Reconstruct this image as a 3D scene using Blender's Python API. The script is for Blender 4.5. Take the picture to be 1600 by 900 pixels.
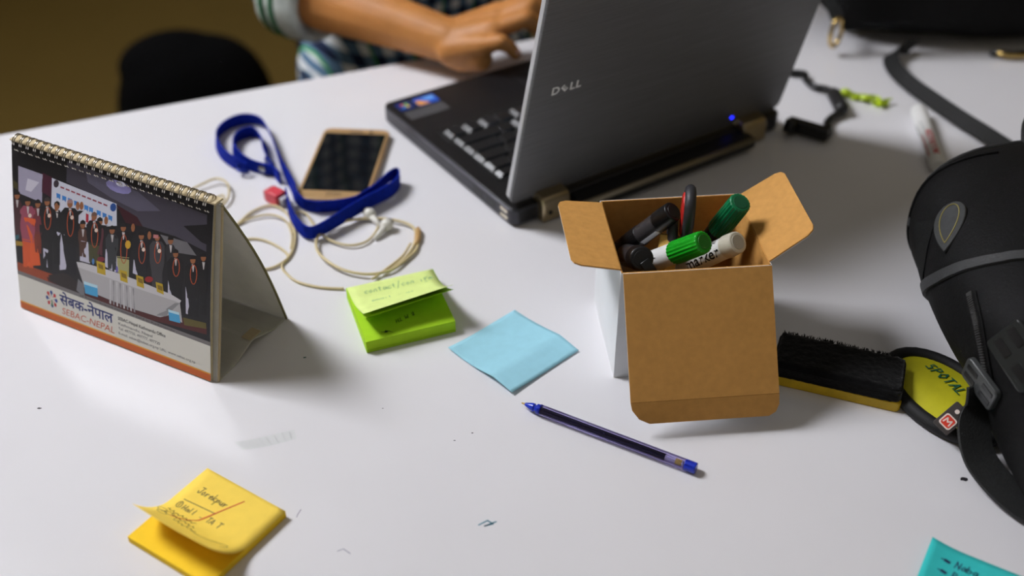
import bpy, bmesh, math, random
from mathutils import Vector, Matrix, Euler
from mathutils.bvhtree import BVHTree
random.seed(7)
for o in list(bpy.data.objects): bpy.data.objects.remove(o)
scene = bpy.context.scene
COL = scene.collection
S = 0.001                      # everything below is written in millimetres
R = math.radians

# ------------------------------------------------------------------ camera
cam_d = bpy.data.cameras.new('camera'); cam = bpy.data.objects.new('camera', cam_d); COL.objects.link(cam)
cam_d.sensor_width = 36.0
cam_d.lens = 36.0*1765/1600
cam.location = (0, 0, 0.603)
cam.rotation_euler = (R(90)-0.6495, 0, 0)
cam_d.clip_start = 0.02
cam_d.dof.use_dof = True
cam_d.dof.focus_distance = 0.87
cam_d.dof.aperture_fstop = 2.9
scene.camera = cam

# ------------------------------------------------------------------ world, daylight, exposure
w = bpy.data.worlds.new('world'); scene.world = w; w.use_nodes = True
bg = w.node_tree.nodes['Background']
bg.inputs[0].default_value = (1.0, 0.93, 0.84, 1); bg.inputs[1].default_value = 0.2

def area(name, loc, target, sx, sy, power, col):
    d = bpy.data.lights.new(name, 'AREA'); d.shape = 'RECTANGLE'; d.size = sx; d.size_y = sy
    d.energy = power; d.color = col
    o = bpy.data.objects.new(name, d); COL.objects.link(o)
    o.location = loc
    o.rotation_euler = (Vector(target)-Vector(loc)).to_track_quat('-Z', 'Y').to_euler()
    return o
WIN = (-1.65, 1.36, 1.88)      # centre of the high window in the left wall
area('window_daylight', WIN, (0.05, 0.80, 0), 0.72, 1.0, 88, (0.95, 0.95, 1.0))

vs = scene.view_settings
scene.display_settings.display_device = 'sRGB'
vs.view_transform = 'Standard'; vs.look = 'None'; vs.gamma = 1.0; vs.use_curve_mapping = False
vs.exposure = 0.0

# ------------------------------------------------------------------ materials
def lin(c):
    f = lambda x: x/12.92 if x <= .04045 else ((x+.055)/1.055)**2.4
    return tuple(f(x/255) for x in c[:3])+(1,)
MATS = {}
def mat(name, col, rough=.5, metal=0, spec=.5, noise=(40, .06), bump=None, trans=0, ior=1.45, coat=0, emit=0, sheen=0, sss=0, stretch=None, alpha=1):
    if name in MATS: return MATS[name]
    m = bpy.data.materials.new(name); m.use_nodes = True; MATS[name] = m
    nt = m.node_tree; N = nt.nodes; L = nt.links; b = N['Principled BSDF']
    base = lin(col)
    b.inputs['Roughness'].default_value = rough; b.inputs['Metallic'].default_value = metal
    b.inputs['Specular IOR Level'].default_value = spec; b.inputs['IOR'].default_value = ior
    b.inputs['Transmission Weight'].default_value = trans
    b.inputs['Coat Weight'].default_value = coat; b.inputs['Coat Roughness'].default_value = .12
    b.inputs['Sheen Weight'].default_value = sheen
    b.inputs['Alpha'].default_value = alpha
    if sss:
        b.inputs['Subsurface Weight'].default_value = sss; b.inputs['Subsurface Scale'].default_value = .004
    tc = N.new('ShaderNodeTexCoord'); mp = N.new('ShaderNodeMapping'); L.new(tc.outputs['Object'], mp.inputs[0])
    if stretch: mp.inputs['Scale'].default_value = stretch
    nz = N.new('ShaderNodeTexNoise'); nz.inputs['Scale'].default_value = noise[0]; nz.inputs['Detail'].default_value = 5
    L.new(mp.outputs[0], nz.inputs['Vector'])
    rp = N.new('ShaderNodeValToRGB'); a = noise[1]
    rp.color_ramp.elements[0].position = .3; rp.color_ramp.elements[1].position = .7
    rp.color_ramp.elements[0].color = tuple(x*(1-a) for x in base[:3])+(1,)
    rp.color_ramp.elements[1].color = tuple(min(1, x*(1+a)) for x in base[:3])+(1,)
    L.new(nz.outputs['Fac'], rp.inputs[0]); L.new(rp.outputs[0], b.inputs['Base Color'])
    if bump:
        bn = N.new('ShaderNodeTexNoise'); bn.inputs['Scale'].default_value = bump[0]; bn.inputs['Detail'].default_value = 4
        L.new(mp.outputs[0], bn.inputs['Vector'])
        bp = N.new('ShaderNodeBump'); bp.inputs['Strength'].default_value = bump[1]; bp.inputs['Distance'].default_value = .001
        L.new(bn.outputs['Fac'], bp.inputs['Height']); L.new(bp.outputs[0], b.inputs['Normal'])
    if emit:
        b.inputs['Emission Color'].default_value = base; b.inputs['Emission Strength'].default_value = emit
    return m
def print_mat(name, rough=.3, spec=.5):
    m = bpy.data.materials.new(name); m.use_nodes = True; N = m.node_tree.nodes; b = N['Principled BSDF']
    a = N.new('ShaderNodeVertexColor'); a.layer_name = 'ink'
    m.node_tree.links.new(a.outputs[0], b.inputs['Base Color'])
    b.inputs['Roughness'].default_value = rough; b.inputs['Specular IOR Level'].default_value = spec
    return m
def plaid():
    m = bpy.data.materials.new('plaid_cotton'); m.use_nodes = True; nt = m.node_tree; N = nt.nodes; L = nt.links; b = N['Principled BSDF']
    b.inputs['Roughness'].default_value = .85; b.inputs['Specular IOR Level'].default_value = .2
    tc = N.new('ShaderNodeTexCoord'); mp = N.new('ShaderNodeMapping'); L.new(tc.outputs['Object'], mp.inputs[0])
    mp.inputs['Rotation'].default_value = (0, 0, R(-33))
    sp = N.new('ShaderNodeSeparateXYZ'); L.new(mp.outputs[0], sp.inputs[0])
    def band(sock, freq, lo, ph=0):
        k = N.new('ShaderNodeMath'); k.operation = 'MULTIPLY_ADD'; L.new(sock, k.inputs[0]); k.inputs[1].default_value = freq; k.inputs[2].default_value = ph
        f = N.new('ShaderNodeMath'); f.operation = 'FRACT'; L.new(k.outputs[0], f.inputs[0])
        g = N.new('ShaderNodeMath'); g.operation = 'LESS_THAN'; L.new(f.outputs[0], g.inputs[0]); g.inputs[1].default_value = lo
        return g.outputs[0]
    def mix(fac, ca, cb):
        x = N.new('ShaderNodeMix'); x.data_type = 'RGBA'; L.new(fac, x.inputs[0])
        for i, c in ((6, ca), (7, cb)):
            if isinstance(c, tuple): x.inputs[i].default_value = lin(c)
            else: L.new(c, x.inputs[i])
        return x.outputs[2]
    ad = N.new('ShaderNodeMath'); ad.operation = 'ADD'
    L.new(band(sp.outputs[0], 42, .5), ad.inputs[0]); L.new(band(sp.outputs[2], 42, .5), ad.inputs[1])
    h = N.new('ShaderNodeMath'); h.operation = 'MULTIPLY'; L.new(ad.outputs[0], h.inputs[0]); h.inputs[1].default_value = .5
    rp = N.new('ShaderNodeValToRGB'); rp.color_ramp.interpolation = 'CONSTANT'
    e = rp.color_ramp.elements; e[0].color = lin((24, 34, 62)); e[1].position = .3; e[1].color = lin((92, 122, 150))
    e2 = rp.color_ramp.elements.new(.8); e2.color = lin((232, 236, 236))
    L.new(h.outputs[0], rp.inputs[0])
    c2 = mix(band(sp.outputs[0], 21, .06, .3), rp.outputs[0], (70, 150, 90))
    L.new(c2, b.inputs['Base Color'])
    return m

# ------------------------------------------------------------------ mesh helpers (mm)
def frame_of(d):
    d = Vector(d).normalized()
    a = Vector((0, 0, 1)) if abs(d.z) < .9 else Vector((1, 0, 0))
    x = d.cross(a).normalized(); y = d.cross(x).normalized()
    return x, y
class MB:
    def __init__(s): s.v = []; s.f = []; s.c = []
    def add(s, vs, fs, col=None):
        n = len(s.v); s.v += [tuple(v) for v in vs]; s.f += [tuple(i+n for i in f) for f in fs]; s.c += [col]*len(fs); return s
    def box(s, x0, x1, y0, y1, z0, z1, M=None, col=None):
        vs = [Vector((x, y, z)) for z in (z0, z1) for y in (y0, y1) for x in (x0, x1)]
        if M: vs = [M @ v for v in vs]
        return s.add(vs, [(0,2,3,1),(4,5,7,6),(0,1,5,4),(2,6,7,3),(0,4,6,2),(1,3,7,5)], col)
    def prism(s, pts, z0, z1, fn=None, col=None):
        fn = fn or (lambda x, y, z: (x, y, z)); n = len(pts)
        vs = [fn(x, y, z0) for x, y in pts]+[fn(x, y, z1) for x, y in pts]
        fs = [tuple(range(n-1, -1, -1)), tuple(range(n, 2*n))]+[(i, (i+1) % n, (i+1) % n+n, i+n) for i in range(n)]
        return s.add(vs, fs, col)
    def tube(s, path, r, n=10, caps=True, closed=False):
        P = [Vector(p) for p in path]; m = len(P); rs = r if isinstance(r, (list, tuple)) else [r]*m
        vs = []; px = None
        for i, p in enumerate(P):
            if closed: t = P[(i+1) % m]-P[i-1]
            else: t = P[min(i+1, m-1)]-P[max(i-1, 0)]
            if t.length < 1e-9: t = Vector((0, 0, 1))
            t.normalize()
            if px is None: x, y = frame_of(t)
            else:
                x = (px-t*px.dot(t))
                if x.length < 1e-6: x, y = frame_of(t)
                x.normalize(); y = t.cross(x)
            px = x
            vs += [p+(x*math.cos(2*math.pi*k/n)+y*math.sin(2*math.pi*k/n))*rs[i] for k in range(n)]
        fs = []
        for i in range(m if closed else m-1):
            j = (i+1) % m
            fs += [(i*n+k, i*n+(k+1) % n, j*n+(k+1) % n, j*n+k) for k in range(n)]
        if caps and not closed: fs += [tuple(range(n-1, -1, -1)), tuple(range((m-1)*n, m*n))]
        return s.add(vs, fs)
    def lathe(s, A, B, prof, n=20, flute=0, nf=14):
        """profile [(t mm along A->B, radius)]"""
        A = Vector(A); d = (Vector(B)-A).normalized(); x, y = frame_of(d); vs = []
        for t, r in prof:
            for k in range(n):
                a = 2*math.pi*k/n
                rr = r*(1+flute*(1 if (k % 2) else -1)) if flute else r
                vs.append(A+d*t+(x*math.cos(a)+y*math.sin(a))*rr)
        fs = []
        for i in range(len(prof)-1):
            fs += [(i*n+k, i*n+(k+1) % n, (i+1)*n+(k+1) % n, (i+1)*n+k) for k in range(n)]
        fs += [tuple(range(n-1, -1, -1)), tuple(range((len(prof)-1)*n, len(prof)*n))]
        return s.add(vs, fs)
    def ell(s, c, r, M=None, nu=20, nv=12, p=2.0):
        sg = lambda x, e: math.copysign(abs(x)**e, x)
        e = 2.0/p; vs = []; c = Vector(c)
        for i in range(nv+1):
            ph = -math.pi/2+math.pi*i/nv
            for k in range(nu):
                th = 2*math.pi*k/nu
                q = Vector((r[0]*sg(math.cos(ph), e)*sg(math.cos(th), e), r[1]*sg(math.cos(ph), e)*sg(math.sin(th), e), r[2]*sg(math.sin(ph), e)))
                if M: q = M @ q
                vs.append(c+q)
        fs = [(i*nu+k, i*nu+(k+1) % nu, (i+1)*nu+(k+1) % nu, (i+1)*nu+k) for i in range(nv) for k in range(nu)]
        return s.add(vs, fs)
    def capsule(s, a, b, ra, rb, n=14):
        a = Vector(a); b = Vector(b); d = (b-a); L = d.length or 1e-6; d = d/L
        prof = [(-ra*math.cos(t), ra*math.sin(t)) for t in [.12, .5, 1.0, 1.4]]+[(L+rb*math.cos(t), rb*math.sin(t)) for t in [1.4, 1.0, .5, .12]]
        return s.lathe(a, b, prof, n)
    def grid(s, fn, nu, nv, col=None):
        vs = [fn(i/nu, j/nv) for j in range(nv+1) for i in range(nu+1)]
        fs = [(j*(nu+1)+i, j*(nu+1)+i+1, (j+1)*(nu+1)+i+1, (j+1)*(nu+1)+i) for j in range(nv) for i in range(nu)]
        return s.add(vs, fs, col)
    def ribbon(s, path, wdir, width, thick):
        """flat band: wdir(i) gives its width direction"""
        P = [Vector(p) for p in path]; m = len(P); vs = []
        for i, p in enumerate(P):
            t = (P[min(i+1, m-1)]-P[max(i-1, 0)]).normalized()
            wd = Vector(wdir(i) if callable(wdir) else wdir); wd = (wd-t*wd.dot(t)).normalized(); nn = t.cross(wd)
            for a, b in ((-1, -1), (1, -1), (1, 1), (-1, 1)): vs.append(p+wd*a*width/2+nn*b*thick/2)
        fs = []
        for i in range(m-1):
            fs += [(i*4+k, i*4+(k+1) % 4, (i+1)*4+(k+1) % 4, (i+1)*4+k) for k in range(4)]
        fs += [(3, 2, 1, 0), tuple(range((m-1)*4, m*4))]
        return s.add(vs, fs)
    def strokes(s, lines, width, fn, off=.12, col=None):
        """pen strokes: 2D polylines laid on a surface fn(u, v, off)"""
        for ln in lines:
            for (x0, y0), (x1, y1) in zip(ln[:-1], ln[1:]):
                dx, dy = x1-x0, y1-y0; L = math.hypot(dx, dy) or 1e-6
                nx, ny = -dy/L*width/2, dx/L*width/2; ax, ay = dx/L*width*.3, dy/L*width*.3
                q = [(x0-ax+nx, y0-ay+ny), (x0-ax-nx, y0-ay-ny), (x1+ax-nx, y1+ay-ny), (x1+ax+nx, y1+ay+ny)]
                s.add([fn(a, b, off) for a, b in q], [(0, 1, 2, 3)], col)
        return s
def build(name, mb, m, parent=None, smooth=False, bevel=0, seg=2, recalc=True, subsurf=0, solid=0, remesh=0, smooth_it=0):
    me = bpy.data.meshes.new(name); me.from_pydata([tuple(c*S for c in v) for v in mb.v], [], mb.f)
    if any(c is not None for c in mb.c):
        at = me.color_attributes.new('ink', 'FLOAT_COLOR', 'CORNER'); k = 0
        for pi, p in enumerate(me.polygons):
            c = lin(mb.c[pi] or (128, 128, 128))
            for li in p.loop_indices: at.data[li].color = c
    if recalc:
        bm = bmesh.new(); bm.from_mesh(me); bmesh.ops.recalc_face_normals(bm, faces=bm.faces); bm.to_mesh(me); bm.free()
    me.materials.append(m)
    if smooth: me.polygons.foreach_set('use_smooth', [True]*len(me.polygons))
    o = bpy.data.objects.new(name, me); COL.objects.link(o)
    if parent is not None: o.parent = parent
    if solid:
        md = o.modifiers.new('solid', 'SOLIDIFY'); md.thickness = solid*S; md.offset = -1
    if remesh:
        md = o.modifiers.new('remesh', 'REMESH'); md.mode = 'VOXEL'; md.voxel_size = remesh*S; md.use_smooth_shade = True
    if smooth_it:
        md = o.modifiers.new('smooth', 'SMOOTH'); md.factor = .5; md.iterations = smooth_it
    if bevel:
        md = o.modifiers.new('bevel', 'BEVEL'); md.width = bevel*S; md.segments = seg; md.limit_method = 'ANGLE'; md.angle_limit = R(35)
        me.polygons.foreach_set('use_smooth', [True]*len(me.polygons))
        me.set_sharp_from_angle(angle=R(40)) if not smooth else None
    if subsurf:
        md = o.modifiers.new('sub', 'SUBSURF'); md.levels = subsurf; md.render_levels = subsurf
    return o
def thing(name, label, cat, loc=(0, 0, 0), rz=0, group=None):
    o = bpy.data.objects.new(name, None); COL.objects.link(o); o.empty_display_size = .01
    o.location = [c*S for c in loc]; o.rotation_euler = (0, 0, rz)
    return tag(o, label, cat, group)
def tag(o, label, cat, group=None):
    o['label'] = label; o['category'] = cat
    if group: o['group'] = group
    return o
def struct(o): o['kind'] = 'structure'; return o
def spline(pts, k=8, closed=False):
    P = [Vector(p) for p in pts]; n = len(P); out = []
    for i in range(n if closed else n-1):
        g = (lambda j: P[j % n]) if closed else (lambda j: P[min(max(j, 0), n-1)])
        a, b, c, d = g(i-1), g(i), g(i+1), g(i+2)
        for q in range(k):
            t = q/k
            out.append(.5*((2*b)+(c-a)*t+(2*a-5*b+4*c-d)*t*t+(3*b-a-3*c+d)*t**3))
    if not closed: out.append(P[-1])
    return out
def rrect(x0, x1, y0, y1, r, n=5):
    out = []
    for cx, cy, a0 in ((x1-r, y1-r, 0), (x0+r, y1-r, 90), (x0+r, y0+r, 180), (x1-r, y0+r, 270)):
        out += [(cx+r*math.cos(R(a0+90*i/n)), cy+r*math.sin(R(a0+90*i/n))) for i in range(n+1)]
    return out
_dg = None
def text_geo(txt, size, shear=0, bold=0, align='LEFT'):
    """flat letter outlines as (2D verts, faces), in mm"""
    cu = bpy.data.curves.new('lettering', 'FONT'); cu.body = txt; cu.size = size; cu.shear = shear; cu.offset = bold*size*.01; cu.resolution_u = 3; cu.align_x = align
    o = bpy.data.objects.new('lettering', cu); COL.objects.link(o)
    dg = bpy.context.evaluated_depsgraph_get(); me = bpy.data.meshes.new_from_object(o.evaluated_get(dg))
    v = [(q.co.x, q.co.y) for q in me.vertices]; f = [tuple(p.vertices) for p in me.polygons]
    bpy.data.objects.remove(o); bpy.data.curves.remove(cu); bpy.data.meshes.remove(me)
    return v, f
def put_text(mb, txt, size, fn, x, y, off=.15, col=None, width=None, **k):
    v, f = text_geo(txt, size, **k)
    if not v: return mb
    sx = 1
    if width:
        xs = [q[0] for q in v]; sx = width/max(1e-6, max(xs)-min(xs))
    return mb.add([fn(x+a*sx, y+b, off) for a, b in v], f, col)
GLY = {  # small handwriting alphabet, unit boxes
 'a': [[(.7,.5),(.4,.6),(.1,.3),(.3,0),(.6,.2),(.7,.55),(.7,.1),(.9,0)]], 'b': [[(.1,1),(.1,0),(.5,0),(.7,.3),(.4,.5),(.1,.3)]],
 'c': [[(.7,.5),(.4,.6),(.1,.3),(.3,0),(.7,.1)]], 'd': [[(.7,.4),(.3,.5),(.1,.2),(.4,0),(.7,.3),(.7,1),(.7,0)]],
 'e': [[(.1,.3),(.7,.35),(.5,.6),(.15,.4),(.3,0),(.8,.15)]], 'h': [[(.1,1),(.1,0),(.2,.4),(.5,.6),(.6,.3),(.7,0)]],
 'i': [[(.3,.5),(.3,0),(.5,.1)]], 'k': [[(.1,1),(.1,0)],[(.6,.6),(.15,.25),(.7,0)]], 'l': [[(.2,1),(.2,.1),(.4,0)]],
 'm': [[(0,0),(.1,.5),(.3,.5),(.35,.05),(.5,.5),(.65,.5),(.75,0)]], 'n': [[(.1,0),(.15,.5),(.5,.55),(.6,0)]],
 'o': [[(.4,.55),(.1,.3),(.3,0),(.65,.2),(.4,.55)]], 'p': [[(.1,.5),(.1,-.5),(.1,.3),(.5,.55),(.7,.25),(.2,.05)]],
 'r': [[(.1,.5),(.15,0),(.3,.45),(.6,.5)]], 's': [[(.6,.5),(.2,.5),(.5,.2),(.1,0)]], 't': [[(.3,.9),(.3,.1),(.5,0)],[(.05,.6),(.6,.6)]],
 'u': [[(.1,.5),(.15,.05),(.5,.05),(.6,.5),(.65,0)]], 'z': [[(.1,.5),(.6,.5),(.1,0),(.7,0)]], '-': [[(.1,.3),(.6,.3)]], '/': [[(.6,1.3),(.1,-.4)]],
 'J': [[(.1,1),(.8,1)],[(.6,1),(.55,.1),(.2,0),(.05,.3)]], 'H': [[(.1,1),(.1,0)],[(.1,.5),(.7,.55)],[(.7,1),(.65,0)]],
 'T': [[(0,1),(.8,1)],[(.4,1),(.4,0)]], 'L': [[(.1,1),(.1,0),(.7,0)]], 'A': [[(0,0),(.4,1),(.75,0)],[(.15,.4),(.6,.4)]], 'P': [[(.1,0),(.1,1),(.6,.9),(.6,.55),(.1,.45)]],
 'O': [[(.4,1),(.05,.5),(.4,0),(.75,.5),(.4,1)]], 'C': [[(.7,.9),(.3,1),(.05,.5),(.3,0),(.7,.1)]], 'S': [[(.7,.9),(.2,.9),(.2,.55),(.65,.45),(.6,.05),(.1,.1)]],
 'B': [[(.1,0),(.1,1),(.6,.8),(.15,.5),(.65,.25),(.1,0)]], 'M': [[(.05,0),(.1,1),(.4,.4),(.7,1),(.75,0)]], 'E': [[(.7,1),(.1,1),(.1,0),(.7,0)],[(.1,.5),(.6,.5)]],
 'R': [[(.1,0),(.1,1),(.6,.8),(.15,.5),(.7,0)]], 'N': [[(.05,0),(.1,1),(.65,0),(.7,1)]], '1': [[(.3,1),(.3,0)]], ' ': [],
}
def scrawl(txt, x, y, h, slope=0, sl=.15, adv=.85):
    out = []
    for i, ch in enumerate(txt):
        for ln in GLY.get(ch, []):
            out.append([(x+(i*adv+a+b*sl)*h*.75, y+b*h+(i*adv+a)*h*.75*slope+random.uniform(-.03, .03)*h) for a, b in ln])
    return out
PIC=[(1,(70,66,78),[(56,147.8),(196.7,140.5),(197.3,111.1),(167.4,115.2),(129,114.1),(101.6,125.1),(55.2,129.9)]),
(1.2,(95,92,110),[(76.1,143.3),(129.3,141.2),(152.2,131.6),(129.1,125.3),(101.7,129.2),(77.9,135.7)]),
(1.4,(150,145,200),[(122.6,139.6),(119.9,137.1),(114.4,135.5),(107.7,135),(101.5,135.9),(97.5,137.9),(96.8,140.5),(99.7,142.9),(105.2,144.6),(111.9,145),(118,144.1),(121.9,142.1)]),
(1.6,(215,215,235),[(116.7,142.9),(115.2,141.6),(112.5,140.7),(109.5,140.7),(107.4,141.5),(107,142.9),(108.4,144.2),(111.1,145.1),(114.1,145.1),(116.2,144.3)]),
(1.4,(60,20,30),[(107.5,125.1),(129,120.5),(134.8,114.1),(117.2,112.5)]),
(1.4,(110,108,112),[(152.2,112.6),(178.7,113.7),(188.1,105.3),(163.6,101.4)]),
(1.2,(70,65,30),[(-3.8,117.2),(1.6,115.3),(1.2,109.4),(-3.8,110.5)]),
(1.2,(70,25,45),[(29.3,131.4),(39.7,130),(38.7,112.6),(28.3,114.8)]),
(1.4,(165,160,182),[(2.6,130.5),(29.6,129.9),(28.2,105.6),(2.1,107.1)]),
(1.6,(205,202,215),[(12.8,122.3),(25.6,122.3),(16.4,111.7),(10,111.7)]),
(1.4,(208,210,224),[(39.6,129.5),(107.9,125.7),(108.3,107.6),(76.5,97.2),(38.3,104.2)]),
(1.6,(150,60,75),[(48.8,125),(52.9,124.8),(52.8,123.5),(48.7,123.7)]),
(1.6,(150,60,75),[(54.6,124.7),(58.7,124.5),(58.6,123.2),(54.5,123.4)]),
(1.6,(150,60,75),[(60.3,124.4),(64.4,124.1),(64.4,122.8),(60.3,123.1)]),
(1.6,(150,60,75),[(66,124.1),(70.1,123.8),(70.1,122.5),(66,122.7)]),
(1.6,(150,60,75),[(71.7,123.7),(75.8,123.5),(75.8,122.2),(71.7,122.4)]),
(1.6,(150,60,75),[(77.4,123.4),(81.5,123.2),(81.4,121.9),(77.4,122.1)]),
(1.6,(150,60,75),[(83.1,123.1),(87.1,122.9),(87.1,121.6),(83,121.8)]),
(1.6,(150,60,75),[(88.7,122.8),(92.7,122.6),(92.7,121.3),(88.7,121.5)]),
(1.6,(150,60,75),[(94.3,122.5),(98.3,122.3),(98.3,121),(94.3,121.2)]),
(1.6,(60,130,205),[(44.3,118.1),(48.8,118),(48.2,113.3),(46.2,114.7),(44.5,113.6)]),
(1.6,(60,130,205),[(50.5,117.7),(55.1,117.6),(54.4,112.8),(52.4,114.3),(50.7,113.2)]),
(1.6,(60,130,205),[(56.7,117.3),(61.2,117.2),(60.6,112.4),(58.6,113.8),(56.9,112.7)]),
(1.6,(60,130,205),[(63.3,116.8),(67.8,116.7),(67.2,112),(65.2,113.4),(63.5,112.3)]),
(1.6,(60,130,205),[(74.1,116.1),(78.6,116),(78,111.2),(76,112.7),(74.4,111.6)]),
(1.6,(60,130,205),[(79.2,115.7),(83.7,115.6),(83.1,110.9),(81.1,112.3),(79.4,111.2)]),
(1.6,(60,130,205),[(87.3,115.2),(91.7,115.1),(91.2,110.4),(89.2,111.8),(87.5,110.7)]),
(1.6,(60,130,205),[(93.3,114.7),(97.7,114.6),(97.2,109.9),(95.2,111.4),(93.6,110.3)]),
(1.6,(60,130,205),[(99.3,114.3),(103.7,114.2),(103.2,109.5),(101.2,111),(99.6,109.9)]),
(1.7,(40,80,150),[(107.7,122.8),(107,120.5),(105.4,118.8),(103.4,118.3),(101.8,119.1),(101.3,121),(101.9,123.3),(103.6,125),(105.5,125.5),(107.1,124.7)]),
(1.7,(60,50,60),[(47.2,126.6),(46.5,124.5),(45,122.9),(43.2,122.4),(41.7,123.2),(41.3,125),(41.9,127.1),(43.5,128.7),(45.3,129.2),(46.7,128.4)]),
(1.6,(170,40,60),[(75.9,109.3),(78.8,109.1),(78.5,101.8),(75.7,101.9)]),
(1.6,(170,40,60),[(82.1,111),(84.9,110.8),(84.7,103.5),(81.8,103.6)]),
(1.2,(150,62,24),[(-3.8,43.9),(31.9,44.3),(44.9,44.7),(35.6,36),(-3.8,36)]),
(1.2,(78,24,22),[(29.5,40.1),(70.4,43.7),(167.8,48.3),(198.9,48.3),(199,41.6),(140.1,36),(70,36),(31.3,36)]),
(1.5,(40,30,28),[(31.8,42.5),(51.6,50.2),(70.4,43.7),(69,36),(44.4,36),(32.6,37.5)]),
(1.5,(95,85,30),[(175.5,49.1),(198.5,51.5),(198.6,46.5),(176.6,42.7)]),
(3,(60,22,28),[(-3.8,100),(-3.8,101.5),(-2.5,98.3),(-3.8,85.3),(-3.8,77),(-3.8,76.1),(-3.8,84),(-3.8,95.1)]),
(2.95,(24,22,30),[(-3.8,77.5),(-3.8,78.9),(-3.8,59.1),(-3.8,58.6),(-3.8,69.5),(-3.8,58.6),(-3.8,57.9)]),
(3.3,(150,95,60),[(-3.8,105),(-3.8,102.8),(-3.8,101.2),(-3.8,100.7),(-3.8,101.5),(-3.8,103.4),(-3.8,105.5),(-3.8,107.2),(-3.8,107.7),(-3.8,106.9)]),
(3.4,(18,14,14),[(-3.8,104),(-3.8,106.5),(-3.8,108.6),(-3.8,108),(-3.8,105.8)]),
(3.2,(195,190,190),[(-3.8,100),(-3.8,100.5),(-3.8,94.1),(-3.8,93.5)]),
(3.6,(176,74,34),[(-3.8,93.1),(-3.8,89.2),(-3.8,89.3),(-3.8,92.9)]),
(3.6,(176,74,34),[(-3.8,89.2),(-3.8,85.9),(-3.8,86.3),(-3.8,89.3)]),
(3.6,(176,74,34),[(-3.8,85.9),(-3.8,83.7),(-3.8,84.4),(-3.8,86.3)]),
(3.6,(176,74,34),[(-3.8,83.7),(-3.8,83.2),(-3.8,84),(-3.8,84.4)]),
(3.6,(176,74,34),[(-3.8,83.2),(-3.8,84.4),(-3.8,85.2),(-3.8,84)]),
(3.6,(176,74,34),[(-3.8,84.4),(-3.8,87.1),(-3.8,87.7),(-3.8,85.2)]),
(3.6,(176,74,34),[(-3.8,87.1),(-3.8,90.8),(-3.8,91.1),(-3.8,87.7)]),
(3.6,(176,74,34),[(-3.8,90.8),(-3.8,94.8),(-3.8,94.7),(-3.8,91.1)]),
(3.6,(176,74,34),[(-3.8,94.8),(-3.8,98.1),(-3.8,97.7),(-3.8,94.7)]),
(3.6,(176,74,34),[(-3.8,98.1),(-3.8,100.2),(-3.8,99.5),(-3.8,97.7)]),
(3.6,(176,74,34),[(-3.8,100.2),(-3.8,100.7),(-3.8,99.9),(-3.8,99.5)]),
(3.6,(176,74,34),[(-3.8,100.7),(-3.8,99.5),(-3.8,98.7),(-3.8,99.9)]),
(3.6,(176,74,34),[(-3.8,99.5),(-3.8,96.8),(-3.8,96.2),(-3.8,98.7)]),
(3.6,(176,74,34),[(-3.8,96.8),(-3.8,93.1),(-3.8,92.9),(-3.8,96.2)]),
(3.5,(35,95,105),[(-3.8,68.1),(0.7,70.1),(0.4,66.6),(-3.8,63.8)]),
(3.5,(165,130,30),[(-3.8,63.3),(3.6,64.3),(4.4,60.8),(-3.8,58.9)]),
(2.6,(70,35,40),[(-3,100.5),(3.3,101.5),(5.4,98.2),(4.5,88.7),(2.8,81.8),(-3.8,81.1),(-3.8,87.7),(-3.8,95.8)]),
(2.55,(70,35,40),[(-3.8,82.3),(2.9,83.3),(1.5,66.9),(-1.7,66.7),(-1.6,75.6),(-2.8,66.7),(-3.8,66.2)]),
(2.9,(150,95,60),[(3.5,105.3),(2.8,103.1),(1.1,101.5),(-0.8,101),(-2.3,101.8),(-2.7,103.7),(-2,105.8),(-0.3,107.5),(1.6,108),(3,107.1)]),
(3,(18,14,14),[(-2.9,104.3),(-2.3,106.8),(0.7,108.9),(3.5,108.3),(3.8,106)]),
(2.8,(195,190,190),[(-1.2,100.3),(1.9,100.8),(0.6,94.4),(-0.3,93.8)]),
(2.6,(110,40,50),[(20,99.3),(26.8,100.4),(29.1,97.2),(28.1,84.9),(26.3,76.9),(17.8,76.3),(16.8,84),(17.2,94.5)]),
(2.55,(120,45,25),[(17.9,77.7),(26.4,78.7),(25,59.7),(21.6,59.4),(21.6,69.9),(20.4,59.5),(17.3,58.9)]),
(2.9,(150,95,60),[(26.6,104),(25.9,101.9),(24.3,100.3),(22.5,99.8),(21,100.6),(20.6,102.4),(21.3,104.6),(22.9,106.2),(24.7,106.7),(26.2,105.9)]),
(3,(18,14,14),[(20.4,103),(21,105.5),(23.9,107.6),(26.6,107),(26.9,104.8)]),
(2.8,(195,190,190),[(22.1,99.1),(25.1,99.6),(23.9,93.2),(23,92.7)]),
(3,(150,70,90),[(7.1,97.5),(17.1,99.5),(20.6,96.6),(19.1,77.5),(16.3,66.7),(3.8,65.5),(2.4,75.8),(3.1,92.4)]),
(2.95,(205,80,28),[(3.9,67.3),(16.5,69.1),(14.5,43.4),(9.4,42.6),(9.5,57),(7.7,42.4),(3,41.4)]),
(3.3,(150,95,60),[(15.4,102.7),(14.7,100.6),(13.1,98.9),(11.2,98.4),(9.7,99.2),(9.3,101.1),(10,103.3),(11.6,104.9),(13.5,105.4),(15,104.6)]),
(3.4,(18,14,14),[(9.1,101.7),(9.7,104.2),(12.6,106.3),(15.4,105.7),(15.7,103.5)]),
(3.2,(195,190,190),[(10.8,97.8),(13.8,98.3),(12.6,91.9),(11.7,91.3)]),
(3.7,(225,205,190),[(16.2,91.2),(15.8,89.9),(14.7,89),(13.5,88.7),(12.6,89.1),(12.2,90.1),(12.7,91.3),(13.7,92.3),(15,92.6),(15.9,92.2)]),
(3.6,(214,86,30),[(7.3,87.4),(20.4,89.3),(23.4,48.8),(7.7,43.3)]),
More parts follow.
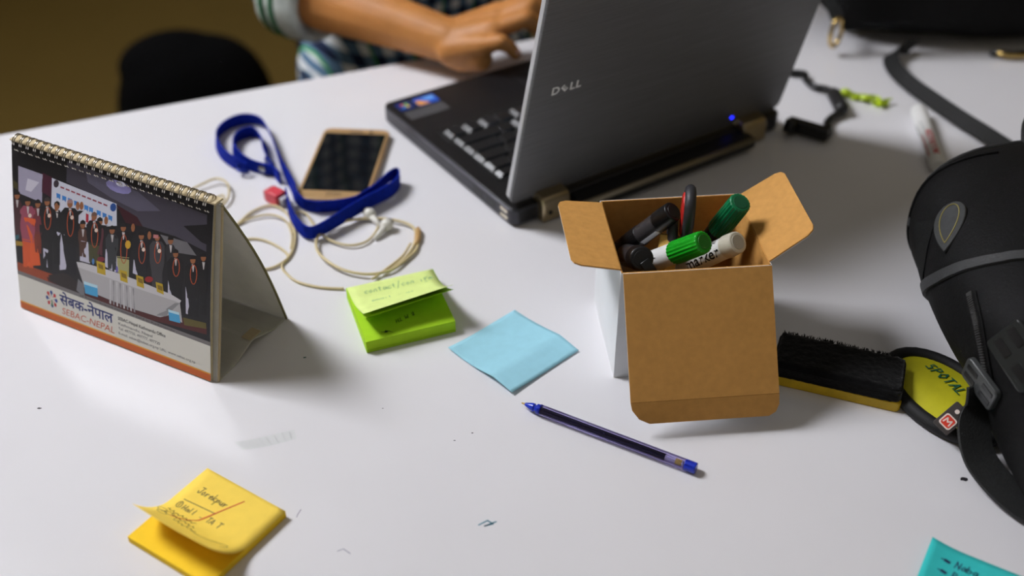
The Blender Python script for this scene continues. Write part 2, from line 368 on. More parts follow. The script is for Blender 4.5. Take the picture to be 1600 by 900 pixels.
(3,(14,13,16),[(29,103.3),(38.7,105.3),(42.2,102.4),(40.8,82.8),(38.2,71.9),(25.9,70.8),(24.5,81.3),(25,98.3)]),
(2.95,(14,13,16),[(26,72.6),(38.3,74.3),(36.6,48.2),(31.6,47.4),(31.6,62.1),(29.9,47.2),(25.3,46.2)]),
(3.3,(150,95,60),[(37.1,108.5),(36.4,106.4),(34.8,104.7),(32.9,104.2),(31.5,105.1),(31,106.9),(31.7,109),(33.3,110.6),(35.2,111.1),(36.6,110.3)]),
(3.4,(60,50,50),[(30.9,107.5),(31.4,110),(34.3,112.1),(37,111.4),(37.3,109.2)]),
(3.2,(195,190,190),[(32.6,103.6),(35.6,104.1),(34.4,97.8),(33.5,97.2)]),
(3.6,(176,74,34),[(38.2,94.6),(37.6,90.1),(36.7,90.2),(37.3,94.4)]),
(3.6,(176,74,34),[(37.6,90.1),(36.3,86.3),(35.7,86.7),(36.7,90.2)]),
(3.6,(176,74,34),[(36.3,86.3),(34.5,83.8),(34.3,84.5),(35.7,86.7)]),
(3.6,(176,74,34),[(34.5,83.8),(32.7,83.3),(32.9,84.1),(34.3,84.5)]),
(3.6,(176,74,34),[(32.7,83.3),(31.1,84.8),(31.8,85.6),(32.9,84.1)]),
(3.6,(176,74,34),[(31.1,84.8),(30.2,88.1),(31.1,88.7),(31.8,85.6)]),
(3.6,(176,74,34),[(30.2,88.1),(30,92.4),(31,92.7),(31.1,88.7)]),
(3.6,(176,74,34),[(30,92.4),(30.7,96.9),(31.5,96.8),(31,92.7)]),
(3.6,(176,74,34),[(30.7,96.9),(32,100.7),(32.6,100.3),(31.5,96.8)]),
(3.6,(176,74,34),[(32,100.7),(33.8,103.1),(33.9,102.4),(32.6,100.3)]),
(3.6,(176,74,34),[(33.8,103.1),(35.6,103.6),(35.3,102.8),(33.9,102.4)]),
(3.6,(176,74,34),[(35.6,103.6),(37.1,102.1),(36.5,101.3),(35.3,102.8)]),
(3.6,(176,74,34),[(37.1,102.1),(38.1,98.9),(37.2,98.3),(36.5,101.3)]),
(3.6,(176,74,34),[(38.1,98.9),(38.2,94.6),(37.3,94.4),(37.2,98.3)]),
(3.7,(225,205,190),[(37.9,97.1),(37.5,95.9),(36.5,94.9),(35.3,94.6),(34.4,95),(34.1,96),(34.5,97.2),(35.5,98.2),(36.7,98.5),(37.6,98.1)]),
(2.4,(196,194,212),[(43.7,84.7),(52.1,84.5),(53.9,54.3),(45.2,50.9)]),
(2.4,(196,194,212),[(70.3,84.3),(78.6,85.3),(79.2,66.9),(68.1,66.2)]),
(2.4,(196,194,212),[(96.5,84.6),(102.6,83.8),(103.2,67.3),(95.1,69.1)]),
(2.4,(196,194,212),[(103.6,84.1),(109.1,84.7),(109.6,69.1),(105.3,67)]),
(2.4,(196,194,212),[(27.7,65.7),(33.1,65.5),(33.3,49.1),(26.7,48.9)]),
(2.4,(196,194,212),[(125.6,83.9),(129.6,83.4),(129.5,71.7),(124.5,71.9)]),
(2.4,(196,194,212),[(178.1,76.5),(181.9,76),(183.6,53.4),(178.4,53.4)]),
(2.4,(196,194,212),[(160.8,81.1),(164.1,80.4),(164.2,64),(160.3,64.4)]),
(3,(14,13,16),[(53.3,108.2),(64.3,110.5),(68.3,107.8),(67.1,87.3),(64.3,75.9),(50.4,74.5),(48.5,85.2),(48.9,103)]),
(2.95,(16,16,24),[(50.5,76.4),(64.4,78.5),(62.9,51.5),(57.2,50.5),(56.9,65.6),(55.3,50.3),(50.1,49.1)]),
(3.3,(150,95,60),[(61.9,113.4),(61.3,111.3),(59.7,109.7),(57.9,109.3),(56.5,110.1),(56,111.9),(56.7,114),(58.2,115.6),(60,116.1),(61.4,115.2)]),
(3.4,(165,130,130),[(55.9,112.5),(56.4,114.9),(59.2,117),(61.8,116.4),(62.1,114.2)]),
(3.2,(195,190,190),[(57.6,108.7),(60.5,109.1),(59.4,102.9),(58.5,102.3)]),
(3.6,(176,74,34),[(63.1,97.3),(62.5,92.1),(61.7,92.1),(62.2,97)]),
(3.6,(176,74,34),[(62.5,92.1),(61.2,87.6),(60.6,88.1),(61.7,92.1)]),
(3.6,(176,74,34),[(61.2,87.6),(59.5,84.9),(59.3,85.6),(60.6,88.1)]),
(3.6,(176,74,34),[(59.5,84.9),(57.7,84.4),(58,85.2),(59.3,85.6)]),
(3.6,(176,74,34),[(57.7,84.4),(56.2,86.2),(56.8,87),(58,85.2)]),
(3.6,(176,74,34),[(56.2,86.2),(55.3,90),(56.1,90.6),(56.8,87)]),
(3.6,(176,74,34),[(55.3,90),(55.1,95.1),(56,95.3),(56.1,90.6)]),
(3.6,(176,74,34),[(55.1,95.1),(55.7,100.3),(56.6,100.2),(56,95.3)]),
(3.6,(176,74,34),[(55.7,100.3),(57,104.7),(57.6,104.3),(56.6,100.2)]),
(3.6,(176,74,34),[(57,104.7),(58.7,107.4),(58.9,106.7),(57.6,104.3)]),
(3.6,(176,74,34),[(58.7,107.4),(60.5,107.8),(60.2,107.1),(58.9,106.7)]),
(3.6,(176,74,34),[(60.5,107.8),(62,106),(61.4,105.3),(60.2,107.1)]),
(3.6,(176,74,34),[(62,106),(62.9,102.3),(62,101.7),(61.4,105.3)]),
(3.6,(176,74,34),[(62.9,102.3),(63.1,97.3),(62.2,97),(62,101.7)]),
(3.5,(14,13,16),[(63.3,107.3),(67.3,104.7),(73.3,110.6),(69.6,109.9)]),
(3.6,(150,95,60),[(73.5,114.9),(73,112.7),(71.9,111.1),(70.6,110.7),(69.6,111.8),(69.3,113.8),(69.8,116),(70.9,117.6),(72.2,118),(73.1,116.9)]),
(3.7,(225,205,190),[(62.9,102.2),(62.5,101),(61.5,100.1),(60.3,99.8),(59.4,100.2),(59.1,101.2),(59.5,102.3),(60.5,103.3),(61.7,103.6),(62.6,103.2)]),
(3.9,(150,95,60),[(69.3,113.8),(68.8,111.5),(67.8,109.9),(66.5,109.6),(65.5,110.6),(65.2,112.7),(65.7,114.9),(66.7,116.5),(68,116.9),(69,115.8)]),
(2.6,(14,13,16),[(41.6,103.4),(47.6,104.4),(49.8,101.1),(48.8,85.2),(47,75.8),(39.4,75.8),(38.6,84.9),(39,98.7)]),
(2.55,(14,13,16),[(39.5,77.3),(47.1,77.9),(45.8,55.4),(42.7,55.2),(42.8,67.8),(41.7,55.2),(38.8,54.7)]),
(2.9,(150,95,60),[(47.7,108),(47.1,105.9),(45.5,104.3),(43.7,103.8),(42.3,104.6),(41.8,106.4),(42.5,108.6),(44,110.2),(45.8,110.7),(47.3,109.8)]),
(3,(18,14,14),[(41.6,107),(42.2,109.5),(45,111.6),(47.7,111),(48,108.7)]),
(2.8,(195,190,190),[(43.3,103.2),(46.3,103.7),(45.1,97.3),(44.3,96.8)]),
(3.1,(14,13,16),[(47,101.2),(49.1,98.1),(46,102.2),(42.2,101.5)]),
(3.2,(150,95,60),[(46.2,106.6),(45.7,104.3),(44.6,102.7),(43.2,102.4),(42.3,103.4),(42,105.5),(42.5,107.8),(43.6,109.4),(44.9,109.7),(45.9,108.7)]),
(2.5,(80,50,40),[(69.3,94.7),(75.3,95.7),(77.4,92.4),(77,87.1),(75.6,81.8),(68.1,80.8),(67,85.7),(66.9,90)]),
(2.45,(80,50,40),[(68.1,81.7),(75.6,83),(74.9,70.8),(71.9,70.6),(71.7,77),(70.9,70.6),(68.1,70.2)]),
(2.8,(150,95,60),[(75.4,99.3),(74.7,97.2),(73.2,95.6),(71.4,95.1),(70,95.9),(69.5,97.7),(70.2,99.8),(71.7,101.5),(73.5,101.9),(74.9,101.1)]),
(2.9,(18,14,14),[(69.3,98.3),(69.9,100.8),(72.6,102.9),(75.3,102.3),(75.6,100.1)]),
(2.7,(195,190,190),[(71.1,94.5),(74,95),(72.9,88.7),(72.1,88.1)]),
(3,(14,13,16),[(79.9,104.5),(89.2,106.4),(92.6,103.6),(91.9,92.9),(89.7,85.4),(78,83.7),(76.3,90.5),(76.2,99.6)]),
(2.95,(70,70,40),[(78,84.9),(89.8,87.1),(88.9,69.8),(84.2,69.1),(83.7,78.5),(82.6,68.9),(78.3,68)]),
(3.3,(150,95,60),[(87.5,109.6),(86.9,107.5),(85.4,105.9),(83.7,105.4),(82.3,106.2),(81.8,108),(82.4,110.1),(83.9,111.7),(85.6,112.1),(87,111.3)]),
(3.4,(110,80,70),[(81.6,108.6),(82.1,111),(84.8,113.1),(87.4,112.5),(87.7,110.3)]),
(3.2,(195,190,190),[(83.3,104.8),(86.2,105.3),(85.2,99.1),(84.3,98.5)]),
(3.6,(176,74,34),[(88.9,94.3),(88.4,89.4),(87.5,89.5),(88,94.1)]),
(3.6,(176,74,34),[(88.4,89.4),(87.2,85.2),(86.6,85.6),(87.5,89.5)]),
(3.6,(176,74,34),[(87.2,85.2),(85.5,82.6),(85.3,83.3),(86.6,85.6)]),
(3.6,(176,74,34),[(85.5,82.6),(83.8,82.1),(84,82.9),(85.3,83.3)]),
(3.6,(176,74,34),[(83.8,82.1),(82.3,83.8),(82.9,84.6),(84,82.9)]),
(3.6,(176,74,34),[(82.3,83.8),(81.3,87.4),(82.1,88),(82.9,84.6)]),
(3.6,(176,74,34),[(81.3,87.4),(81.1,92.1),(82,92.4),(82.1,88)]),
(3.6,(176,74,34),[(81.1,92.1),(81.6,97.1),(82.4,97),(82,92.4)]),
(3.6,(176,74,34),[(81.6,97.1),(82.8,101.2),(83.4,100.8),(82.4,97)]),
(3.6,(176,74,34),[(82.8,101.2),(84.4,103.8),(84.6,103.1),(83.4,100.8)]),
(3.6,(176,74,34),[(84.4,103.8),(86.2,104.3),(86,103.5),(84.6,103.1)]),
(3.6,(176,74,34),[(86.2,104.3),(87.7,102.6),(87.1,101.8),(86,103.5)]),
(3.6,(176,74,34),[(87.7,102.6),(88.6,99),(87.8,98.5),(87.1,101.8)]),
(3.6,(176,74,34),[(88.6,99),(88.9,94.3),(88,94.1),(87.8,98.5)]),
(3.5,(14,13,16),[(88.3,103.2),(91.7,100.6),(99.1,105.2),(95.5,104.5)]),
(3.6,(150,95,60),[(99.2,109.5),(98.8,107.3),(97.7,105.7),(96.5,105.3),(95.5,106.4),(95.2,108.4),(95.6,110.6),(96.6,112.2),(97.9,112.5),(98.9,111.5)]),
(3.7,(225,205,190),[(88.6,98.4),(88.2,97.2),(87.3,96.3),(86.1,96),(85.2,96.4),(84.9,97.3),(85.3,98.5),(86.2,99.4),(87.4,99.8),(88.3,99.4)]),
(2.5,(90,45,55),[(88.1,102.4),(93,103),(94.7,99.8),(94.4,94.1),(93.2,88.8),(87.1,88.3),(86.2,93.2),(86.1,97.9)]),
(2.45,(90,45,55),[(87.1,89.1),(93.2,90),(92.7,77.6),(90.2,77.6),(90,84.2),(89.4,77.7),(87.2,77.4)]),
(2.8,(150,95,60),[(93.5,106.8),(92.9,104.7),(91.4,103.1),(89.7,102.6),(88.3,103.4),(87.8,105.2),(88.4,107.3),(89.9,108.9),(91.6,109.4),(93,108.6)]),
(2.9,(18,14,14),[(87.6,105.8),(88.1,108.2),(90.8,110.3),(93.4,109.7),(93.7,107.5)]),
(2.7,(195,190,190),[(89.3,102),(92.2,102.5),(91.2,96.3),(90.4,95.7)]),
(3,(52,54,58),[(99.5,98.5),(107.2,100),(110,97),(109.6,88.9),(107.8,82.6),(98.1,81.2),(96.6,86.9),(96.5,93.7)]),
(2.95,(52,54,58),[(98.1,82.2),(107.9,84),(107.2,69.3),(103.3,68.8),(102.8,76.7),(102,68.8),(98.4,68)]),
(3.3,(150,95,60),[(106.3,103.3),(105.7,101.2),(104.2,99.6),(102.5,99.1),(101.1,99.9),(100.6,101.7),(101.2,103.8),(102.6,105.4),(104.4,105.9),(105.8,105.1)]),
(3.4,(18,14,14),[(100.4,102.3),(100.9,104.7),(103.5,106.8),(106.1,106.2),(106.5,104)]),
(3.2,(195,190,190),[(102.1,98.5),(105,99),(104,92.8),(103.2,92.3)]),
(3,(14,13,16),[(110,103.5),(120,105.7),(123.7,103),(123.1,90.5),(120.9,82.4),(108.3,80.5),(106.3,87.9),(106.1,98.5)]),
(2.95,(168,165,110),[(108.3,81.8),(121,84.2),(120.3,65.3),(115.2,64.4),(114.5,74.7),(113.5,64.3),(108.8,63.2)]),
(3.3,(150,95,60),[(117.9,108.6),(117.3,106.6),(115.9,105),(114.2,104.5),(112.8,105.3),(112.3,107.1),(112.9,109.2),(114.3,110.7),(116,111.2),(117.4,110.4)]),
(3.4,(30,28,30),[(112.1,107.7),(112.6,110.1),(115.2,112.1),(117.7,111.5),(118.1,109.3)]),
(3.2,(195,190,190),[(113.8,103.9),(116.6,104.4),(115.7,98.3),(114.9,97.7)]),
(3.6,(176,74,34),[(119.4,91.1),(118.9,85.5),(118.1,85.6),(118.5,90.9)]),
(3.6,(176,74,34),[(118.9,85.5),(117.8,80.7),(117.2,81.1),(118.1,85.6)]),
(3.6,(176,74,34),[(117.8,80.7),(116.2,77.8),(116,78.5),(117.2,81.1)]),
(3.6,(176,74,34),[(116.2,77.8),(114.5,77.3),(114.7,78.1),(116,78.5)]),
(3.6,(176,74,34),[(114.5,77.3),(113,79.3),(113.6,80.1),(114.7,78.1)]),
(3.6,(176,74,34),[(113,79.3),(112,83.5),(112.9,84),(113.6,80.1)]),
(3.6,(176,74,34),[(112,83.5),(111.8,88.9),(112.7,89.2),(112.9,84)]),
(3.6,(176,74,34),[(111.8,88.9),(112.3,94.6),(113.1,94.5),(112.7,89.2)]),
(3.6,(176,74,34),[(112.3,94.6),(113.4,99.3),(113.9,98.9),(113.1,94.5)]),
(3.6,(176,74,34),[(113.4,99.3),(115,102.1),(115.1,101.5),(113.9,98.9)]),
(3.6,(176,74,34),[(115,102.1),(116.6,102.6),(116.4,101.8),(115.1,101.5)]),
(3.6,(176,74,34),[(116.6,102.6),(118.1,100.6),(117.5,99.9),(116.4,101.8)]),
(3.6,(176,74,34),[(118.1,100.6),(119.1,96.5),(118.3,96),(117.5,99.9)]),
(3.6,(176,74,34),[(119.1,96.5),(119.4,91.1),(118.5,90.9),(118.3,96)]),
(3.5,(14,13,16),[(119.2,102.5),(122.9,100),(126.9,106.9),(123.4,106.3)]),
(3.6,(150,95,60),[(127,111.1),(126.6,109),(125.6,107.4),(124.3,107),(123.4,108.1),(123,110.1),(123.4,112.3),(124.4,113.8),(125.7,114.2),(126.6,113.1)]),
(4.2,(205,160,40),[(122.8,95.9),(122.2,93.6),(120.7,91.8),(118.9,91.3),(117.4,92.2),(116.9,94.2),(117.5,96.5),(119,98.2),(120.8,98.7),(122.3,97.8)]),
(3,(20,20,26),[(129.1,101.9),(138,103.7),(141.3,101),(140.8,87.6),(138.9,79.2),(127.6,77.8),(125.9,85.6),(125.6,97)]),
(2.95,(20,20,26),[(127.7,79.2),(138.9,81.1),(138.4,61.4),(133.9,60.7),(133.2,71.5),(132.4,60.5),(128.2,59.6)]),
(3.3,(150,95,60),[(136.3,106.8),(135.8,104.8),(134.4,103.2),(132.7,102.7),(131.3,103.5),(130.8,105.3),(131.4,107.3),(132.7,108.9),(134.4,109.4),(135.8,108.6)]),
(3.4,(18,14,14),[(130.6,105.9),(131,108.3),(133.6,110.3),(136.1,109.7),(136.5,107.5)]),
(3.2,(195,190,190),[(132.3,102.2),(135.1,102.6),(134.3,96.5),(133.5,96)]),
(3.6,(176,74,34),[(137.9,93.5),(137.5,89.2),(136.8,89.3),(137.1,93.3)]),
(3.6,(176,74,34),[(137.5,89.2),(136.5,85.5),(135.9,85.9),(136.8,89.3)]),
(3.6,(176,74,34),[(136.5,85.5),(135,83.1),(134.8,83.8),(135.9,85.9)]),
(3.6,(176,74,34),[(135,83.1),(133.3,82.6),(133.5,83.4),(134.8,83.8)]),
(3.6,(176,74,34),[(133.3,82.6),(131.8,84.1),(132.4,84.8),(133.5,83.4)]),
(3.6,(176,74,34),[(131.8,84.1),(130.8,87.2),(131.6,87.8),(132.4,84.8)]),
(3.6,(176,74,34),[(130.8,87.2),(130.5,91.3),(131.4,91.6),(131.6,87.8)]),
(3.6,(176,74,34),[(130.5,91.3),(130.9,95.7),(131.7,95.6),(131.4,91.6)]),
(3.6,(176,74,34),[(130.9,95.7),(132,99.4),(132.5,98.9),(131.7,95.6)]),
(3.6,(176,74,34),[(132,99.4),(133.5,101.7),(133.7,101),(132.5,98.9)]),
(3.6,(176,74,34),[(133.5,101.7),(135.1,102.1),(134.9,101.4),(133.7,101)]),
(3.6,(176,74,34),[(135.1,102.1),(136.6,100.7),(136.1,100),(134.9,101.4)]),
(3.6,(176,74,34),[(136.6,100.7),(137.6,97.6),(136.8,97.1),(136.1,100)]),
(3.6,(176,74,34),[(137.6,97.6),(137.9,93.5),(137.1,93.3),(136.8,97.1)]),
(3.5,(20,20,26),[(137.2,100.6),(140.5,98),(143.5,105.1),(140,104.5)]),
(3.6,(150,95,60),[(143.5,109.3),(143.1,107.1),(142.1,105.6),(140.9,105.2),(140,106.3),(139.6,108.2),(140,110.4),(141,112),(142.2,112.3),(143.1,111.3)]),
(3.7,(225,205,190),[(137.6,95.8),(137.2,94.7),(136.3,93.8),(135.2,93.5),(134.4,93.9),(134,94.8),(134.4,96),(135.3,96.9),(136.4,97.2),(137.2,96.8)]),
(3,(62,60,64),[(145.1,105.3),(153.8,107.1),(157.1,104.3),(156.8,89.9),(154.9,81.1),(143.8,79.8),(142,88),(141.7,100.4)]),
(2.95,(62,60,64),[(143.8,81.2),(154.9,83.1),(154.6,62.3),(150.1,61.6),(149.4,73.1),(148.6,61.5),(144.5,60.6)]),
(3.3,(150,95,60),[(152.2,110.2),(151.6,108.1),(150.3,106.6),(148.6,106.1),(147.3,106.9),(146.8,108.6),(147.3,110.7),(148.6,112.2),(150.3,112.7),(151.6,111.9)]),
(3.4,(18,14,14),[(146.6,109.2),(147,111.6),(149.5,113.6),(152,113),(152.3,110.8)]),
(3.2,(195,190,190),[(148.3,105.5),(151,106),(150.2,100),(149.4,99.4)]),
(3.6,(176,74,34),[(153.9,97.8),(153.5,93.7),(152.7,93.8),(153,97.5)]),
(3.6,(176,74,34),[(153.5,93.7),(152.5,90.3),(152,90.7),(152.7,93.8)]),
(3.6,(176,74,34),[(152.5,90.3),(151,88.1),(150.8,88.7),(152,90.7)]),
(3.6,(176,74,34),[(151,88.1),(149.4,87.6),(149.6,88.4),(150.8,88.7)]),
(3.6,(176,74,34),[(149.4,87.6),(147.9,88.9),(148.4,89.7),(149.6,88.4)]),
(3.6,(176,74,34),[(147.9,88.9),(146.9,91.8),(147.7,92.4),(148.4,89.7)]),
(3.6,(176,74,34),[(146.9,91.8),(146.5,95.7),(147.4,95.9),(147.7,92.4)]),
(3.6,(176,74,34),[(146.5,95.7),(146.9,99.7),(147.7,99.6),(147.4,95.9)]),
(3.6,(176,74,34),[(146.9,99.7),(147.9,103.1),(148.5,102.7),(147.7,99.6)]),
(3.6,(176,74,34),[(147.9,103.1),(149.4,105.3),(149.6,104.7),(148.5,102.7)]),
(3.6,(176,74,34),[(149.4,105.3),(151,105.8),(150.8,105),(149.6,104.7)]),
(3.6,(176,74,34),[(151,105.8),(152.5,104.4),(152,103.7),(150.8,105)]),
(3.6,(176,74,34),[(152.5,104.4),(153.5,101.6),(152.7,101.1),(152,103.7)]),
(3.6,(176,74,34),[(153.5,101.6),(153.9,97.8),(153,97.5),(152.7,101.1)]),
(3.7,(225,205,190),[(153.5,99.3),(153.2,98.1),(152.3,97.2),(151.2,96.9),(150.4,97.3),(150,98.3),(150.4,99.4),(151.2,100.3),(152.3,100.6),(153.2,100.2)]),
(4.2,(190,120,120),[(145.6,110.7),(150.6,111.8),(150.6,108.9),(145.6,107.8)]),
(2.4,(40,38,42),[(159.7,106.7),(165.6,107.7),(167.9,104.7),(167.6,101.2),(166.4,96.8),(159,95.6),(157.7,99.5),(157.5,102.2)]),
(2.35,(40,38,42),[(159,96.3),(166.4,97.7),(166.2,87.6),(163.2,87.4),(162.7,92.6),(162.2,87.4),(159.5,86.9)]),
(2.7,(150,95,60),[(165.3,111.2),(164.8,109.1),(163.5,107.6),(161.8,107.1),(160.5,107.9),(160,109.6),(160.5,111.7),(161.8,113.2),(163.5,113.7),(164.8,112.9)]),
(2.8,(18,14,14),[(159.8,110.2),(160.2,112.6),(162.6,114.5),(165.1,114),(165.5,111.8)]),
(2.6,(195,190,190),[(161.5,106.6),(164.2,107),(163.5,101),(162.7,100.5)]),
(3,(14,13,16),[(163.1,96.7),(172.6,98.9),(176.2,96.2),(176,82.3),(174.1,73.6),(161.9,71.8),(159.9,79.8),(159.4,91.8)]),
(2.95,(14,13,16),[(161.9,73.3),(174,75.5),(173.8,55.3),(168.9,54.4),(168.1,65.6),(167.3,54.2),(162.8,53.2)]),
(3.3,(150,95,60),[(170.5,101.8),(170,99.7),(168.7,98.2),(167,97.7),(165.7,98.5),(165.2,100.2),(165.7,102.3),(167,103.8),(168.6,104.3),(170,103.5)]),
(3.4,(18,14,14),[(165,100.8),(165.4,103.2),(167.8,105.2),(170.3,104.6),(170.7,102.5)]),
(3.2,(195,190,190),[(166.7,97.1),(169.4,97.6),(168.7,91.6),(167.9,91)]),
(3.6,(176,74,34),[(172.3,91),(172,87.5),(171.2,87.5),(171.4,90.8)]),
(3.6,(176,74,34),[(172,87.5),(171,84.4),(170.4,84.8),(171.2,87.5)]),
(3.6,(176,74,34),[(171,84.4),(169.5,82.4),(169.3,83.1),(170.4,84.8)]),
(3.6,(176,74,34),[(169.5,82.4),(167.9,81.9),(168.1,82.7),(169.3,83.1)]),
(3.6,(176,74,34),[(167.9,81.9),(166.4,83),(167,83.8),(168.1,82.7)]),
(3.6,(176,74,34),[(166.4,83),(165.4,85.5),(166.2,86.1),(167,83.8)]),
(3.6,(176,74,34),[(165.4,85.5),(165,88.9),(165.9,89.1),(166.2,86.1)]),
(3.6,(176,74,34),[(165,88.9),(165.4,92.4),(166.2,92.3),(165.9,89.1)]),
(3.6,(176,74,34),[(165.4,92.4),(166.4,95.5),(166.9,95.1),(166.2,92.3)]),
(3.6,(176,74,34),[(166.4,95.5),(167.8,97.4),(168,96.8),(166.9,95.1)]),
(3.6,(176,74,34),[(167.8,97.4),(169.4,97.9),(169.2,97.1),(168,96.8)]),
(3.6,(176,74,34),[(169.4,97.9),(170.9,96.8),(170.3,96.1),(169.2,97.1)]),
(3.6,(176,74,34),[(170.9,96.8),(171.9,94.3),(171.1,93.8),(170.3,96.1)]),
(3.6,(176,74,34),[(171.9,94.3),(172.3,91),(171.4,90.8),(171.1,93.8)]),
(3,(14,13,16),[(180.4,96.6),(189.4,98.6),(192.8,95.9),(192.6,81.4),(190.9,72.5),(179.5,71),(177.5,79.2),(177,91.8)]),
(2.95,(14,13,16),[(179.5,72.5),(190.9,74.5),(190.8,53.7),(186.3,52.9),(185.3,64.4),(184.7,52.7),(180.5,51.7)]),
(3.3,(150,95,60),[(187.4,101.6),(187,99.5),(185.7,98),(184.1,97.5),(182.7,98.3),(182.2,100),(182.7,102.1),(184,103.6),(185.6,104.1),(186.9,103.3)]),
(3.4,(18,14,14),[(182,100.6),(182.4,103),(184.8,104.9),(187.2,104.4),(187.6,102.3)]),
(3.2,(195,190,190),[(183.8,97),(186.4,97.4),(185.7,91.4),(185,90.9)]),
(3.6,(176,74,34),[(189.3,90.1),(189,86.3),(188.2,86.4),(188.5,89.8)]),
(3.6,(176,74,34),[(189,86.3),(188.1,83.1),(187.5,83.5),(188.2,86.4)]),
(3.6,(176,74,34),[(188.1,83.1),(186.7,81),(186.5,81.6),(187.5,83.5)]),
(3.6,(176,74,34),[(186.7,81),(185.1,80.5),(185.2,81.3),(186.5,81.6)]),
(3.6,(176,74,34),[(185.1,80.5),(183.6,81.7),(184.1,82.5),(185.2,81.3)]),
(3.6,(176,74,34),[(183.6,81.7),(182.6,84.4),(183.3,84.9),(184.1,82.5)]),
(3.6,(176,74,34),[(182.6,84.4),(182.2,88),(183,88.2),(183.3,84.9)]),
(3.6,(176,74,34),[(182.2,88),(182.5,91.7),(183.2,91.6),(183,88.2)]),
(3.6,(176,74,34),[(182.5,91.7),(183.4,95),(184,94.5),(183.2,91.6)]),
(3.6,(176,74,34),[(183.4,95),(184.8,97),(185,96.3),(184,94.5)]),
(3.6,(176,74,34),[(184.8,97),(186.4,97.5),(186.2,96.7),(185,96.3)]),
(3.6,(176,74,34),[(186.4,97.5),(187.9,96.3),(187.3,95.5),(186.2,96.7)]),
(3.6,(176,74,34),[(187.9,96.3),(188.9,93.6),(188.1,93.1),(187.3,95.5)]),
(3.6,(176,74,34),[(188.9,93.6),(189.3,90.1),(188.5,89.8),(188.1,93.1)]),
(2.7,(18,16,18),[(192.4,102.1),(197.3,102.9),(199.2,99.8),(199.3,85.3),(198.4,76.8),(192.2,76.9),(191.1,85.3),(190.7,97.7)]),
(2.65,(18,16,18),[(192.2,78.3),(198.4,78.8),(198.6,58.1),(196.1,58),(195.5,69.5),(195.3,58.1),(193,57.7)]),
(3,(150,95,60),[(197.4,106.4),(196.9,104.4),(195.7,102.9),(194.1,102.4),(192.8,103.2),(192.2,104.9),(192.7,106.9),(194,108.4),(195.6,108.9),(196.9,108.1)]),
(3.1,(18,14,14),[(192,105.5),(192.4,107.8),(194.7,109.7),(197.2,109.2),(197.6,107.1)]),
(2.9,(195,190,190),[(193.8,101.8),(196.4,102.3),(195.7,96.3),(195,95.8)]),
(4.6,(205,203,206),[(64.5,64),(71.2,65.4),(100.2,67.2),(128.4,67.2),(163.8,65.5),(173.9,63.3),(172.5,60.7),(161.9,60.7),(126.3,59.9),(95.9,60),(65.8,59.6)]),
(4.6,(182,180,182),[(65.8,59.9),(95.9,60),(126.3,59.9),(161.9,60.7),(172.5,61.1),(174.8,44.2),(168.7,50.3),(152.1,41.7),(126.1,40.2),(99.5,40.5),(72.5,41.7)]),
(4.8,(205,204,206),[(100,59.2),(101.4,59.1),(100.5,37),(98.8,37.4)]),
(4.8,(140,138,142),[(103.5,59.1),(104.9,59.1),(104.2,37.1),(102.6,37.4)]),
(4.8,(205,204,206),[(106.9,59.1),(108.4,59),(107.9,37.1),(106.3,37.5)]),
(4.8,(140,138,142),[(110.4,59.1),(111.8,59),(111.6,37.2),(110,37.5)]),
(4.8,(205,204,206),[(113.8,59),(115.2,58.9),(115.3,37.3),(113.7,37.6)]),
(4.8,(140,138,142),[(117.3,59),(118.7,58.9),(119,37.3),(117.3,37.7)]),
(4.8,(205,204,206),[(120.7,58.9),(122.1,58.9),(122.6,37.4),(121,37.7)]),
(4.8,(140,138,142),[(124.1,58.9),(125.5,58.8),(126.3,37.4),(124.6,37.8)]),
(4.8,(140,140,142),[(148.1,42.1),(167.7,59.2),(172.5,60.7),(158,44.4)]),
(4.8,(120,120,125),[(65.4,49.1),(71.6,45.8),(71.8,36),(66.8,36),(62.8,37.9)]),
(5.2,(70,165,215),[(71.7,48.9),(86.5,49.5),(86.4,38.9),(72.5,38.1)]),
(5.4,(190,225,240),[(71.7,48.9),(86.5,49.5),(86.5,46.9),(71.8,46.2)]),
(5.2,(70,165,215),[(160.7,51.5),(171.6,52.1),(172.9,43.2),(161.6,42.1)]),
(5.4,(190,225,240),[(160.7,51.5),(171.6,52.1),(171.8,50),(160.9,49.2)]),
(5.4,(190,160,30),[(86.4,71.6),(95.4,72),(95.9,61.4),(86.9,61)]),
(5.6,(130,105,20),[(88,69.7),(93.3,69.5),(93.6,65.6),(88.7,65.8)]),
(5.4,(190,160,30),[(110.8,70.9),(118.5,71.5),(119.3,61.6),(111.5,61.6)]),
(5.6,(130,105,20),[(112.4,69),(117.6,68.9),(118,64.9),(113.1,65.2)]),
(5.4,(190,160,30),[(128.1,71.6),(135.4,71.8),(136.3,62.1),(128.8,62.3)]),
(5.6,(130,105,20),[(129.6,69.8),(134.8,69.7),(135.2,65.8),(130.4,66)]),
(5.4,(190,160,30),[(148.2,71.5),(155.2,71.8),(156.4,62.9),(149.4,63.4)]),
(5.6,(130,105,20),[(149.8,69.7),(154.9,69.6),(155.2,65.7),(150.5,65.9)]),
(5.4,(150,30,30),[(145.7,72.9),(144.8,71.1),(142.7,69.5),(140,68.7),(137.8,69),(137,70.3),(137.8,72.1),(140,73.7),(142.7,74.5),(144.8,74.2)]),
(5.3,(120,30,50),[(95.3,75.3),(94.5,73.7),(92.4,72.3),(89.8,71.5),(87.8,71.8),(87,72.9),(87.9,74.6),(90,76),(92.5,76.8),(94.5,76.5)]),
(5.3,(80,130,190),[(84.1,70),(83.8,68.4),(83.1,67.2),(82.3,67),(81.7,67.8),(81.5,69.3),(81.8,71),(82.5,72.2),(83.3,72.4),(83.9,71.6)]),
